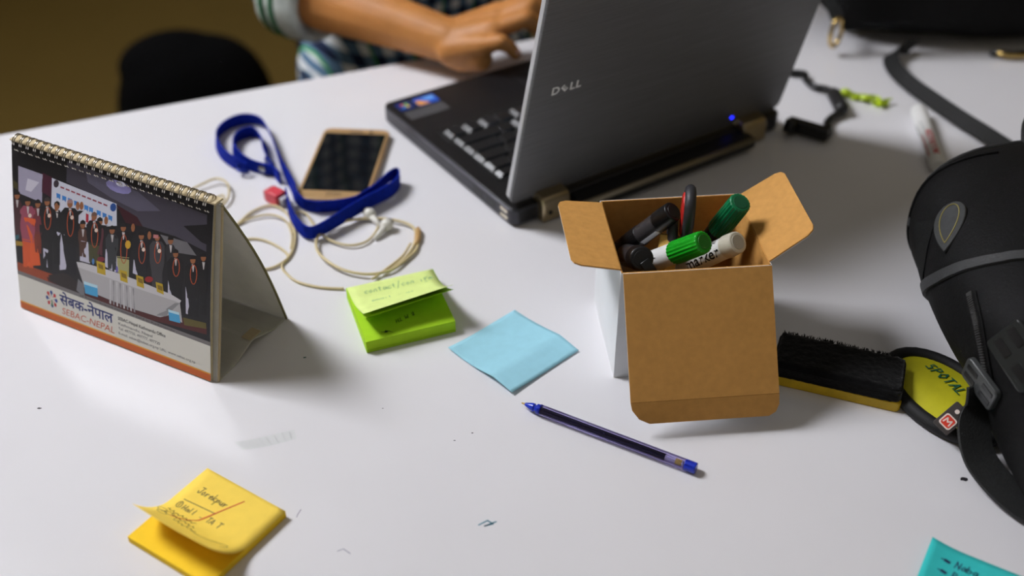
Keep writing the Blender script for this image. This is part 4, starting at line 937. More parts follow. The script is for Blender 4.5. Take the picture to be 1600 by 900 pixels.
# charger lead that loops out of the laptop's back corner
ch = thing('charger_cable', 'black charger lead with a ferrite bead looping out behind the laptop', 'cable', (0, 0, 0))
build('plug', MB().tube([(292, 1066, 12), (302, 1060, 12)], 8, 10), blackp, ch, smooth=True)
build('plug_arm', MB().box(-2, 44, -6, 6, 3, 17, Matrix.Translation(Vector((298, 1073, 0))) @ Matrix.Rotation(R(-34), 4, 'Z')), blackp, ch, bevel=2)
lead = spline([(330, 1048, 9), (338, 1058, 7), (341, 1082, 5), (350, 1096, 5), (361, 1104, 6)], 6)
build('lead', MB().tube(lead, 4.2, 10), blackp, ch, smooth=True)
build('ferrite_bead', MB().tube([(362, 1104, 8), (363, 1109, 8), (362, 1144, 8), (361, 1150, 8)], [6, 8, 8, 6], 14), mat('bead_grey', (40, 40, 42), .3), ch, smooth=True)
lead = spline([(361, 1150, 7), (358, 1160, 6), (346, 1168, 5), (340, 1186, 5), (341, 1200, 5), (325, 1204, 5), (306, 1215, 5), (285, 1210, 5), (270, 1225, 5)], 6)
build('lead', MB().tube(lead, 4.0, 10), blackp, ch, smooth=True)

# ================================================================== phone
ph = thing('smartphone', 'gold smartphone with a dark screen lying face up by the lanyard', 'phone', (-170.5, 997, 0), R(-4.5))
gold = mat('phone_gold', (218, 184, 138), .3, .7)
build('body', MB().prism(rrect(-36, 36, -70, 70, 9), .6, 7.2), gold, ph, bevel=1.8, seg=3)
gl = mat('phone_glass', (12, 12, 14), .06, spec=.6, coat=.6)
gf = build('front_plate', MB().prism(rrect(-34.5, 34.5, -68.5, 68.5, 8), 7.2, 7.5), mat('phone_face_gold', (206, 168, 118), .35, .4), ph)
build('screen', MB().prism(rrect(-32.3, 32.3, -55, 58, .8), 7.5, 7.8), gl, gf)
build('home_button', MB().prism(rrect(-8, 8, -64, -58, 2.8), 7.5, 8.0), gold, gf)
build('earpiece', MB().prism(rrect(-7, 7, 61, 62.6, .7), 7.5, 7.9), mat('earpiece_grey', (90, 84, 76), .4), gf)
build('camera_lens', MB().lathe((16, 62, 7.4), (16, 62, 8), [(0, 1.8), (.5, 1.7)], 14), gl, gf)
build('side_button', MB().box(35.6, 36.6, 18, 30, 2.6, 5), gold, ph)

# ================================================================== lanyard
ly = thing('lanyard', 'royal blue fabric lanyard looped on the table round the phone', 'lanyard', (0, 0, 0))
blue = mat('lanyard_blue', (6, 32, 138), .8, spec=.12, noise=(260, .25), bump=(420, .4))
def lan(pts, z=7.6, tilt=.28):
    P = spline([(x, y, z) for x, y in pts], 6)
    for i, p in enumerate(P): p.z = z+1.2*math.sin(i*.21)
    return MB().ribbon(P, lambda i: (tilt*math.sin(i*.13), -tilt*.8, 1), 15, 1.5)
L1p = [(-242, 980), (-263, 988), (-281, 1006), (-292, 1032), (-289, 1053), (-275, 1059), (-262, 1040), (-253, 1010), (-243, 984), (-232, 966)]
L2p = [(-268, 984), (-282, 993), (-301, 1016), (-313, 1049), (-308, 1074), (-291, 1087), (-270, 1079), (-255, 1050), (-243, 1016), (-231, 984), (-217, 951), (-208, 926), (-192, 913), (-160, 919), (-134, 934)]
L3p = [(-150, 916), (-134, 937), (-122, 962), (-115, 969), (-112, 958), (-119, 938), (-139, 915), (-158, 893), (-176, 873), (-189, 866), (-202, 880), (-213, 905), (-219, 930)]
build('strap', lan(L1p), blue, ly, bevel=.2)
build('strap', lan(L2p), blue, ly, bevel=.2)
build('strap', lan(L3p, 10.9, .15), blue, ly, bevel=.2)
clm = mat('clip_steel', (160, 162, 168), .25, 1)
build('swivel', MB().lathe((-248, 982, 8), (-260, 990, 8), [(0, 3), (3, 4.6), (7, 4.6), (10, 3), (15, 2.4)], 14), clm, ly)
build('hook', MB().tube(spline([(-258, 989, 7), (-268, 994, 8), (-278, 990, 8), (-276, 981, 7), (-266, 980, 6)], 6), 1.6, 8), mat('hook_blue', (22, 44, 130), .3, .4), ly, smooth=True)
build('crimp', MB().box(-9, 9, -2.6, 2.6, 0.5, 14, Matrix.Translation(Vector((-246, 990, 0))) @ Matrix.Rotation(R(-60), 4, 'Z')), mat('crimp_navy', (14, 30, 96), .4), ly, bevel=1)
rb = thing('lanyard_buckle', 'small red plastic block with a white end beside the blue lanyard', 'buckle', (-231, 934, 0), R(-38))
build('red_shell', MB().box(-9, 9, -7, 7, 0, 13), mat('coral_red', (206, 66, 78), .4), rb, bevel=2)
build('white_end', MB().box(-12, -9, -6, 6, 1, 12), mat('pale_pink', (232, 200, 204), .4), rb, bevel=1)
build('white_end', MB().box(9, 15, -4.5, 4.5, 2, 10), mat('buckle_grey', (190, 188, 196), .4), rb, bevel=1)

# ================================================================== earphones
ep = thing('earphones', 'cream wired earphones coiled loosely between calendar and green notes', 'earphones', (0, 0, 0))
cream = mat('cream_rubber', (206, 190, 146), .4)
def cord(pts, r=1.25, z=1.5, lift=None):
    P = spline([(x, y, z) for x, y in pts], 7)
    n = len(P)
    for i, p in enumerate(P): p.z = z+(lift or 0)*math.sin(math.pi*i/n)
    return build('cord', MB().tube(P, r, 8), cream, ep, smooth=True)
cord([(-330, 935), (-318, 950), (-307, 960), (-296, 967), (-284, 959), (-278, 940), (-281, 922), (-295, 905)], 1.2, 1.4, 5)
cord([(-300, 915), (-290, 935), (-283, 938), (-284, 925)], 1.0, 1.4, 3)
cord([(-285, 845), (-272, 868), (-260, 894), (-250, 914), (-233, 924), (-215, 907), (-203, 872), (-203, 841), (-213, 824), (-227, 820), (-250, 830)], 1.25, 1.5, .8)
cord([(-268, 884), (-250, 901), (-232, 906), (-216, 896), (-206, 872), (-204, 852)], 1.1, 1.4, 2)
cord([(-262, 862), (-245, 868), (-230, 865), (-212, 851), (-204, 838), (-208, 826), (-203, 815), (-190, 801), (-169, 793), (-148, 791)], 1.25, 1.5)
cord([(-112, 818), (-99, 834), (-91, 855), (-91, 879), (-103, 892), (-128, 898), (-152, 895), (-172, 884), (-181, 865), (-178, 844), (-166, 827), (-149, 814), (-128, 809), (-109, 816), (-97, 832), (-88, 850), (-88, 872)], 1.4, 1.6, 3.4)
cord([(-124, 803), (-113, 818), (-100, 838), (-94, 858)], 1.2, 3.2)
cord([(-205, 876), (-211, 895), (-207, 911), (-198, 908), (-190, 893), (-180, 876), (-168, 862), (-150, 855), (-136, 861), (-129, 876), (-126, 893)], 1.2, 1.6, 2)
build('splitter', MB().tube([(-89, 884, 3), (-88, 878, 3), (-88, 864, 3), (-89, 856, 3)], [1.6, 3.2, 3.2, 1.6], 12), mat('tan_rubber', (186, 150, 96), .4), ep, smooth=True)
pearl = mat('pearl_plastic', (224, 222, 214), .3)
def bud(x, y, a):
    M = Matrix.Translation(Vector((x, y, 6))) @ Matrix.Rotation(a, 4, 'Z')
    e = build('earbud', MB().ell((x, y, 6.5), (6.2, 5.6, 6.2), None, 18, 12), pearl, ep, smooth=True)
    A = M @ Vector((3, 0, 0)); B = M @ Vector((20, 0, -3.5))
    build('stem', MB().tube([A, (A+B)/2, B], [3.4, 2.8, 1.8], 10), pearl, e, smooth=True)
    build('grille', MB().lathe(M @ Vector((-4.6, 0, 1)), M @ Vector((-8, 0, 1.4)), [(0, 4.4), (1.6, 3.9), (2.2, 2.6)], 14), mat('bud_grey', (150, 148, 142), .5), e)
bud(-136, 902, R(-52)); bud(-118, 884, R(-120))
# ================================================================== sticky notes
def note_mat(nm, col): return mat(nm, col, .75, spec=.2, noise=(120, .03), sss=0)
def bez(P0, P1, P2, t): return P0*(1-t)**2+P1*2*t*(1-t)+P2*t*t
# yellow block with its top leaf curling up
yb = thing('sticky_note_block', 'yellow sticky note block with a curling handwritten top leaf', 'sticky notes', (-220, 571, 0), R(-33), 'sticky notes')
ylow = note_mat('note_yellow_deep', (250, 208, 46)); yhi = note_mat('note_yellow', (250, 216, 92))
build('block', MB().box(0, 75, -75, 0, 0, 5.6), ylow, yb, bevel=.2)
def ysheet(u, t, off=0):
    x = u*75.4; f = Vector((x*.985+1.2, -65-1.2*math.sin(math.pi*u), 29.5+1.5*u))
    if t < .45:
        p = Vector((x, -t/.45*36, 6.0+off)); return tuple(p)
    s = (t-.45)/.55; p = bez(Vector((x, -36, 6.0)), Vector((x, -50, 6.2)), f, s)
    q = bez(Vector((x, -36, 6.0)), Vector((x, -50, 6.2)), f, min(1, s+.02))-p if s < .97 else Vector((0, -.8, .75))
    n = Vector((1, 0, 0)).cross(q).normalized(); n = n if n.z > 0 else -n
    return tuple(p+n*off)
yt = build('top_leaf', MB().grid(lambda u, v: ysheet(u, v), 10, 30), yhi, yb, solid=.12, smooth=True)
yfn = lambda x, y, o: ysheet(x/75.4, min(1, max(0, -y/75)), o+.12)
inkm = mat('pen_ink', (44, 38, 40), .5); inkr = mat('red_ink', (206, 40, 34), .5)
hw = MB()
hw.strokes(scrawl('Jorekpur', 10.5, -19.5, 5.4, 0), .55, yfn)
hw.strokes([[(8, -28.5), (36, -26.5)]], .5, yfn)
hw.strokes(scrawl('Hall - TAUT', 12.5, -36.5, 5, .04), .55, yfn)
hw.strokes([[(10.2, -33+2.8*math.sin(k)) if False else (9+2*math.cos(k*.6), -34+3.4*math.sin(k*.6)) for k in range(12)], [(9, -31.5), (9, -36)]], .5, yfn)
for r in range(3):
    y0 = -45-r*5; hw.strokes([[(6+r*7+k*1.25, y0+1.6*math.sin(k*1.9+r)+.5*math.sin(k*.7)) for k in range(22-r*2)]], .5, yfn)
for cx, cy in ((5, -50), (8, -54), (12, -50)):
    hw.strokes([[(cx+4.2*math.cos(k*.5), cy+2.6*math.sin(k*.5)) for k in range(14)]], .45, yfn)
hw.strokes([[(p.x, p.y) for p in spline([(38, -56, 0), (46, -57.5, 0), (54, -55, 0), (62, -50, 0), (66, -49, 0), (66.5, -52, 0), (64, -55, 0)], 6)]], .5, yfn)
build('handwriting', hw, inkm, yt, recalc=False)
rd = MB().strokes([[(45, -8.5), (38, -22), (31, -38)], [(p.x, p.y) for p in spline([(31, -38, 0), (28, -42, 0), (22, -48, 0), (14, -52, 0)], 5)]], .8, yfn, .2)
build('handwriting', rd, inkr, yt, recalc=False)
# green block, two leaves lifted
gb = thing('sticky_note_block', 'thick lime green sticky note block with two raised top leaves', 'sticky notes', (-119, 705.5, 0), R(21), 'sticky notes')
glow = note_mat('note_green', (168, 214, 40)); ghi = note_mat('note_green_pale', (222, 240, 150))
bl = MB().prism([(0, 0), (77, 0), (80, 77), (3, 77)], 0, 11.8); build('block', bl, glow, gb, bevel=.3)
build('sheet_edges', MB().prism([(-.25, -.25), (77.2, -.25), (80.2, 77.2), (2.8, 77.2)], 2.5, 2.9), mat('note_green_line', (150, 196, 30), .8), gb)
def gsheet(u, t, off=0, lz=0, dx=0, dy=0):
    x0 = 3.5+u*77+dx; B = Vector((x0, 76, 12+off)); 
    if t < .22: return tuple(Vector((x0, 76-t/.22*16, 12.2+off+lz*.02)))
    s = (t-.22)/.78
    F = Vector((x0-1+u*1.5, 10+u*5+dy+3*math.sin(math.pi*u), 33+u*5-lz-2.5*math.sin(math.pi*u)))
    p = bez(Vector((x0, 60, 12.2)), Vector((x0, 42, 14)), F, s)
    return (p.x, p.y-off*.4, p.z+off*.9)
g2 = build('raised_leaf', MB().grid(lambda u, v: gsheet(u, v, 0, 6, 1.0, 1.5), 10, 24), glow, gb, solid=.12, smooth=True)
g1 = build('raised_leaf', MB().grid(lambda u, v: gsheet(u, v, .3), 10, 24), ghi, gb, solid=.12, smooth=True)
gfn = lambda x, y, o: gsheet(x/77, min(1, max(0, (77-y)/77)), .3+o+.1)
hw = MB(); hw.strokes(scrawl('contact/confirm', 12, 62, 6.5, 0), .5, gfn); hw.strokes(scrawl('email - us', 14, 38, 6, 0), .5, gfn); hw.strokes([[(66, 66), (70, 67)], [(66, 60), (68, 60.4)]], .5, gfn)
build('handwriting', hw, mat('faint_ink', (120, 178, 130), .6), g1, recalc=False)
hw = MB(); fl = lambda x, y, o: (x, y, 11.85+o)
hw.strokes([[(48-(x-20), 16.5-(y-10)+(48-(x-20)-20)*.28) for x, y in ln] for ln in scrawl('BIM THZ', 20, 10, 4.6)], .5, fl)
hw.add([(17, 6.5, 12), (19.5, 5.6, 12), (21.5, 7.4, 12), (19, 9, 12)], [(0, 1, 2, 3)]); hw.strokes([[(15.5, 8), (22, 7)], [(21, 7.4), (24, 4.6)]], .5, fl)
build('handwriting', hw, mat('dark_green_ink', (26, 60, 34), .6), gb, recalc=False)
# pale blue single note
bn = thing('sticky_note', 'pale blue blank sticky note lying flat beside the green block', 'sticky notes', (1.1, 708.8, 0), -0.806, 'sticky notes')
def bsheet(u, v):
    x, y = u*76-38, v*76-38
    z = .5+(4.6*max(0, (x+25)/41)**1.6 if x < 16 else 4.6-(x-16)*.17)+2.2*max(0, (-x-y-40)/36)**2+1.6*max(0, (x-y-30)/46)**2
    return (x, y, z)
build('leaf', MB().grid(bsheet, 20, 20), note_mat('note_blue', (158, 212, 228)), bn, solid=.12, smooth=True)
# teal note at the near corner
tn_ = thing('sticky_note', 'teal sticky note with dark handwriting at the near corner', 'sticky notes', (285.8, 509.1, 0), R(-31), 'sticky notes')
def tsheet(x, y, o=0): return (x, y, .5+o+3.5*max(0, 1-x/25)**2+4*max(0, (-y-40)/36)**2)
build('leaf', MB().grid(lambda u, v: tsheet(u*76, -v*76), 16, 16), note_mat('note_teal', (58, 196, 194)), tn_, solid=.12, smooth=True)
hw = MB(); tfn = lambda x, y, o: tsheet(x, y, o+.1)
for k, s in enumerate(('Naba - kam', 'Prati - us')): hw.strokes(scrawl(s, 19, -16-k*10, 6, 0), .8, tfn); hw.strokes([[(10, -13.5-k*10), (16, -13.5-k*10)]], .9, tfn); hw.strokes([[(12.6, -13.4-k*10), (15, -13.8-k*10)]], 2.6, tfn)
build('handwriting', hw, mat('ink_indigo', (30, 40, 84), .6), tn_, recalc=False)

# ================================================================== ballpoint pen
PA, PB = Vector((7.4, 641.5, 4.5)), Vector((133.4, 572, 4.5)); PL = (PB-PA).length
pen = thing('ballpoint_pen', 'clear violet ballpoint pen with blue tip and end plug', 'pen', (0, 0, 0))
build('barrel', MB().lathe(PA, PB, [(15, 3.9), (16, 4.3), (PL-3, 4.3), (PL-2.5, 4.3)], 8), mat('clear_violet', (186, 178, 230), .06, trans=1, ior=1.25, noise=(10, .02)), pen)
bm_ = mat('pen_blue', (16, 46, 178), .3, coat=.3)
build('nose_cone', MB().lathe(PA, PB, [(3, 1.0), (4, 1.5), (9, 3.1), (11, 3.3), (11.5, 2.4), (13, 2.4), (13.5, 3.9), (17, 3.9)], 20), bm_, pen, bevel=.2)
build('tip', MB().lathe(PA, PB, [(0, .35), (1, .6), (3.2, .9)], 12), mat('brass', (190, 160, 90), .3, 1), pen)
build('refill', MB().lathe(PA, PB, [(17, 2.2), (PL-24, 2.2)], 12), mat('ink_refill', (12, 10, 34), .35), pen)
build('refill_tail', MB().lathe(PA, PB, [(PL-24, 1.9), (PL-10, 1.9)], 12), mat('refill_clear', (206, 204, 214), .4), pen)
build('refill_plug', MB().lathe(PA, PB, [(PL-16, 2.0), (PL-11, 2.0)], 12), mat('plug_yellow', (216, 190, 90), .4), pen)
build('end_plug', MB().lathe(PA, PB, [(PL-9, 3.4), (PL-8.5, 4.2), (PL-.6, 4.3), (PL, 3.8)], 20), bm_, pen, bevel=.2)

# ================================================================== whiteboard duster
du = thing('whiteboard_duster', 'whiteboard duster lying with worn black felt up on a yellow base', 'duster', (203, 669, 0), R(-20))
build('base', MB().prism(rrect(0, 101, 0, 44, 4), 0, 9.5), mat('duster_yellow', (206, 170, 22), .5, noise=(80, .15)), du, bevel=1.2)
felt = mat('black_felt', (11, 11, 12), .95, spec=.1, noise=(150, .5), bump=(220, 1.0), sheen=.2)
fm = MB(); out = rrect(.5, 100, -.2, 43, 12, 6); n = len(out)
fm.grid(lambda u, v: (0, 0, 0), 1, 1) if False else None
NU, NV = 50, 24
def feltp(u, v):
    x, y = .5+u*100, -.2+v*43.4; e = min(u*100, (1-u)*100, v*43, (1-v)*43)
    h = 12.5*(1-math.exp(-e/.7))+random.uniform(-.5, .5); y += random.uniform(-.8, 1.6)*(v > .95)
    cx = min(max(x, 10), 90); 
    if x > 90: y = 22+(y-22)*(1-.18*((x-90)/10)**2)
    return (x, y, 9.4+max(0, h))
fm.grid(feltp, NU, NV); build('felt', fm, felt, du, smooth=True)
fb = MB().prism(rrect(.8, 100, .2, 43, 5), 9.4, 19); build('felt_body', fb, felt, du, bevel=1)
fib = MB()
for k in range(160):
    x = random.uniform(4, 96); L_ = random.uniform(.6, 2.6); a = random.uniform(-.6, .6)
    fib.tube([(x, 41, 20.5), (x+L_*math.sin(a)*1.4, 42.5+L_*.7, 21+L_*.6*random.random())], [.45, .2], 4)
fo = build('loose_fibres', fib, felt, du); fo['kind'] = 'stuff'

# yellow pad with a black rim, half under the backpack
ov = thing('yellow_pouch', 'yellow and black rounded pouch with green handwriting, half under the backpack', 'pouch', (336, 648, 0), R(-66))
outl = [(52*math.cos(t)*(1 if math.cos(t) > 0 else 1.02), 33*math.sin(t)) for t in [2*math.pi*k/32 for k in range(32)]]
ovf = lambda x, y, z: (x, y, z+max(0, 10-abs(y)*.28)*.6)
build('rim', MB().tube([(x, y, 6) for x, y in outl], 5.6, 10, closed=True), mat('rim_black', (14, 14, 15), .7, bump=(300, .3)), ov, smooth=True)
yp = MB(); 
yp.add([(x*.93, y*.93, 7) for x, y in outl]+[(x*.55, y*.55, 11.5) for x, y in outl]+[(0, 0, 12.5)], [(i, (i+1) % 32, (i+1) % 32+32, i+32) for i in range(32)]+[(i+32, (i+1) % 32+32, 64) for i in range(32)])
yo = build('cover', yp, mat('pouch_yellow', (196, 190, 28), .6, noise=(60, .08), bump=(90, .25)), ov, smooth=True, subsurf=1)
build('underside', MB().prism([(x*.98, y*.98) for x, y in outl], .4, 6), MATS['rim_black'], ov)
hw = MB(); ofn = lambda x, y, o: (x, y, 12.6+o-((x/52)**2+(y/33)**2)*5.0+.5)
hw.strokes([[(-y_+0, x_) for x_, y_ in ln] for ln in []], .8, ofn)
hw.strokes(scrawl('SPOTAL', -30, 4, 9, 0, .1, 1.0), 1.2, ofn)
build('handwriting', hw, mat('marker_green', (18, 96, 74), .6), yo, recalc=False)

# ================================================================== things at the far right of the table
wm_ = thing('whiteboard_marker', 'white marker with red lettering lying by the strap near the backpack', 'marker', (0, 0, 0))
WA, WB = Vector((432, 985, 8.7)), Vector((446, 1108, 8.7)); WL = (WB-WA).length
build('barrel', MB().lathe(WA, WB, [(0, 7), (1.5, 8), (WL-40, 8.2)], 24), whitep, wm_, bevel=.3)
build('cap', MB().lathe(WA, WB, [(WL-40, 8.4), (WL-39, 8.8), (WL-8, 8.6), (WL-2, 7.8), (WL, 5.5)], 24), whitep, wm_, bevel=.4)
fn = wrap(WA, WB, 8.3, (-.3, -.6, .75))
mb = MB(); put_text(mb, 'MARKER', 9, fn, 14, -4.5, .1, width=50, bold=3); put_text(mb, 'whiteboard', 4, fn, 14, 5.5, .1, width=44, bold=2); build('lettering', mb, redm, wm_, recalc=False)
mb = MB().prism([(66, 2), (88, 4), (88, 10), (60, 11)], .02, .1, fn); build('printed_patch', mb, mat('patch_green', (60, 96, 96), .4), wm_)
# crumpled yellow-green twist
gt = thing('green_ribbon', 'crumpled yellow-green twist of plastic with a frayed end', 'ribbon', (397, 1141, 0), R(-31))
lime = mat('lime_film', (172, 196, 30), .35, noise=(70, .2))
build('head', MB().ell((-22, 0, 5.5), (7, 5, 5), None, 12, 8), lime, gt, smooth=True)
for k in range(5):
    P = spline([(-22, 0, 5), (-10, 3*math.sin(k*1.3), 4+2*math.cos(k*2)), (2, 3.5*math.cos(k*1.7), 5+2*math.sin(k)), (14, 5*math.sin(k*1.26), 5+2.5*math.cos(k)), (22+1.2*k, -9+4.5*k, 4+3*math.sin(k*2.1))], 5)
    build('strand', MB().ribbon(P, lambda i, k=k: (math.sin(i*.5+k), math.cos(i*.5+k), .9), 6, .9), lime, gt)
# webbing strap from the dark bag to the backpack
sp_ = thing('webbing_strap', 'long black webbing strap snaking from dark bag to the backpack', 'strap', (0, 0, 0))
P = spline([(490, 1268, 11), (482, 1262, 11), (468, 1256, 11), (452, 1240, 9.5), (447, 1205, 9.5), (455, 1165, 9.5), (470, 1125, 9.5), (486, 1085, 9.5), (503, 1048, 9.5), (520, 1005, 9.8), (532, 960, 9.8), (530, 925, 9.8)], 6)
web = mat('black_webbing', (26, 27, 27), .6, noise=(500, .3), bump=(700, .4))
build('band', MB().ribbon(P, lambda i: (.8, .3, .45), 19, 1.8), web, sp_, bevel=.3)
# ================================================================== black backpack at the right
nyl = mat('black_nylon', (9, 9, 10), .7, spec=.22, noise=(220, .25), bump=(520, .35))
meshm = mat('pocket_mesh', (15, 16, 16), .75, spec=.25, noise=(900, .5), bump=(900, .9))
pip = mat('grey_piping', (50, 51, 52), .6, bump=(500, .3))
bp = thing('backpack', 'black backpack with zips, buckles and a teardrop emblem at the right edge', 'backpack', (0, 0, 0))
sh = MB()
sh.ell((505, 690, 72), (176, 170, 72), None, 48, 32, 2.7)
sh.ell((478, 762, 70), (144, 104, 68), None, 40, 28, 2.6)
sh.ell((425, 610, 56), (82, 100, 55), None, 32, 24, 2.4)
sh.ell((438, 570, 38), (92, 118, 38), None, 32, 24, 3.0)
bo_ = build('body', sh, nyl, bp, remesh=5, smooth_it=12)
bpy.context.view_layer.update()
dg = bpy.context.evaluated_depsgraph_get(); ev = bo_.evaluated_get(dg); em = ev.to_mesh()
BV = BVHTree.FromPolygons([v.co.copy()/S for v in em.vertices], [tuple(p.vertices) for p in em.polygons]); ev.to_mesh_clear()
def snap(p, off=0):
    q, n, _, _ = BV.find_nearest(Vector(p)); return q+n*off, n
def snapray(o, d, off=0):
    h = BV.ray_cast(Vector(o), Vector(d).normalized())
    if h[0] is None: return snap(o, off)
    return h[0]+h[1]*off, h[1]
def surf_path(pts, off=1.2, k=6):
    P = spline(pts, k); out = [snap(p, off) for p in P]; return [o[0] for o in out], [o[1] for o in out]
def surf_band(name, pts, width, thick, m, parent=bp, off=1.0):
    P, Nn = surf_path(pts, off)
    return build(name, MB().ribbon(P, lambda i: (P[min(i+1, len(P)-1)]-P[max(i-1, 0)]).cross(Nn[i]), width, thick), m, parent, bevel=.3)
# arched seam of the mesh pocket, zip, piping
BPW = BAGPTS
surf_band('piping', BPW['piping'], 9, 3.2, pip)
surf_band('piping', BPW['piping2'], 4, 2.4, nyl)
z = surf_band('zip_tape', BPW['zip'], 10, 1.2, nyl)
ZP, ZN = surf_path(BPW['zip'], 2.2, 10)
for i in range(0, len(ZP)-1, 1):
    t = (ZP[i+1]-ZP[i]).normalized(); sd = t.cross(ZN[i])
    M = Matrix((sd, t, ZN[i])).transposed().to_4x4(); M.translation = ZP[i]
    build('zip_tooth', MB().box(-2.4, 2.4, -.55, .55, -.5, .9, M), mat('zip_metal', (84, 84, 84), .35, .6), z)
surf_band('pocket_panel', BPW['panel'], 34, 1.0, meshm, off=.6)
zm = surf_band('main_zip', [(350, 800, 60), (375, 838, 104), (440, 856, 132), (540, 852, 140), (620, 820, 138), (655, 740, 120)], 9, 2, pip)
surf_band('compression_strap', [(560, 520, 60), (540, 560, 120), (520, 640, 143), (540, 720, 146), (600, 770, 143)], 18, 2, web)
build('grab_handle', MB().tube(spline([(440, 838, 118), (455, 872, 128), (500, 886, 130), (545, 870, 128), (555, 836, 120)], 6), 7, 10), web, bp, smooth=True)
surf_band('front_seam', [(400, 500, 40), (430, 520, 82), (500, 540, 120), (590, 560, 120), (650, 600, 90)], 5, 2, pip)
# teardrop emblem
o, n = snap(BPW['drop'][0], 1.4); o2, _ = snap(BPW['drop'][1], 1.4)
ax = (o2-o).normalized(); sx_ = ax.cross(n).normalized()
Ld = (o2-o).length
def dropf(x, y, zz): return tuple(o+sx_*x+ax*y+n*zz+n*0)
def tear(L_, W_): return [(W_*math.sin(t)*(math.sin(t/2)**.9), L_*(.5-.5*math.cos(t)) if False else L_*(1+math.cos(t))/2) for t in [2*math.pi*k/28 for k in range(28)]]
TR = [(Wt, y) for Wt, y in tear(Ld, Ld*.34)]
e = build('emblem', MB().prism([(x, y) for x, y in TR], -.5, 2.4, dropf), mat('emblem_rubber', (44, 46, 46), .55, noise=(200, .2)), bp, bevel=.7)
build('emblem_line', MB().tube([Vector(dropf(x*.6, y*.78+Ld*.06, 2.6)) for x, y in TR], .55, 6, closed=True), mat('emblem_gold', (150, 140, 84), .4, .5), e)
# buckles, straps
def buckle(p, ang, wd, hg, nm='buckle', mt=None):
    q, n = snap(p, 3.5); a = Vector((0, 0, 1)); x = (Vector((1, -.6, -.3))-n*Vector((1, -.6, -.3)).dot(n)).normalized(); y = n.cross(x)
    ca, sa = math.cos(ang), math.sin(ang); X = x*ca+y*sa; Y = -x*sa+y*ca
    f = lambda u, v, w_: tuple(q+X*u+Y*v+n*w_)
    m = mt or mat('buckle_plastic', (62, 64, 64), .38)
    fr = build(nm, MB().prism(rrect(-wd/2, wd/2, -hg/2, hg/2, 4), -2, 3, f), m, bp, bevel=1)
    for u in (-wd/4, wd/4):
        for v in (-hg/5, hg/5): build('slot', MB().prism(rrect(u-wd*.16, u+wd*.16, v-hg*.1, v+hg*.1, .8), 3, 3.5, f), blackp, fr)
    return fr
buckle(BPW['buckle'], R(12), 36, 22)
b2 = buckle(BPW['buckle2'], R(-18), 44, 30, 'side_release_buckle', mat('buckle_gloss', (40, 42, 42), .2))
st = build('shoulder_strap', MB().ribbon(spline(BPW['strap'], 8), lambda i: (.85, .50, .1), 26, 2.6), web, bp, bevel=.5)
build('shoulder_strap', MB().ribbon(spline(BPW['strap2'], 8), lambda i: (.8, .3, .5), 20, 2.4), web, bp, bevel=.5)
# small grey tag with its red and white badge
tg = MB(); q = Vector(BPW['tag']); X = Vector((.80, .58, .15)).normalized(); n = Vector((-.25, -.55, .8)).normalized(); Y = n.cross(X).normalized(); X = Y.cross(n)
f = lambda u, v, w_: tuple(q+X*u+Y*v+n*w_)
te = build('badge_tag', MB().prism(rrect(-12, 12, -7, 7, 1.5), -1, .4, f), mat('tag_grey', (66, 60, 58), .5), bp, bevel=.3)
tr = build('badge', MB().prism(rrect(-9, 1, -5, 5, 2), .4, .9, f), mat('badge_white', (240, 225, 215), .4), te)
build('badge_red', MB().prism(rrect(-8, 0, -4, 4, 1.6), .9, 1.1, f), mat('badge_red_print', (214, 60, 40), .4), tr)
mb = MB().strokes([[(-6.6, -2.2), (-6, 2), (-4, -.6), (-2, 2), (-1.4, -2.2)]], 1.0, lambda u, v, o_: f(-4+v, -(u+4), 1.15)); build('lettering', mb, MATS['badge_white'], tr, recalc=False)
build('badge_dot', MB().prism([(6+1.8*math.cos(k), 1+1.8*math.sin(k)) for k in [i*.785 for i in range(8)]], .4, .9, f), MATS['badge_white'], te)

# ================================================================== dark bag on the far right of the table
db = thing('shoulder_bag', 'black shoulder bag with brass rings on the far right of the table', 'bag', (560, 1362, 0), R(2))
dsh = MB(); dsh.ell((0, 0, 80.5), (190, 86, 80), None, 44, 28, 3.2); dsh.ell((40, -20, 63), (120, 80, 62), None, 30, 20, 2.8)
build('body', dsh, nyl, db, remesh=6, smooth_it=8)
build('flap', MB().grid(lambda u, v: (-170+340*u, -92-6*math.sin(math.pi*v)+ (70*max(0, .35-v)), 150-120*v), 10, 10), nyl, db, solid=3, smooth=True)
brass = mat('brass_ring', (206, 176, 110), .25, 1)
build('ring', MB().tube([(-176+14*math.cos(t)*.6, -96+6*math.cos(t), 30+18*math.sin(t)) for t in [2*math.pi*k/24 for k in range(24)]], 2.6, 10, closed=True), brass, db, smooth=True)
build('ring_tab', MB().ribbon([(-182, -60, 60), (-180, -84, 54), (-177, -96, 46)], (1, 0, 0), 16, 2), web, db)
build('buckle_bar', MB().tube([(18, -112, 8), (30, -117, 6), (48, -118, 6), (62, -113, 8)], [2.4, 3, 3, 2.4], 10), brass, db, smooth=True)
build('clip_base', MB().tube([(14, -106, 5), (40, -110, 4.2), (66, -107, 5)], 4.2, 10), blackp, db, smooth=True)

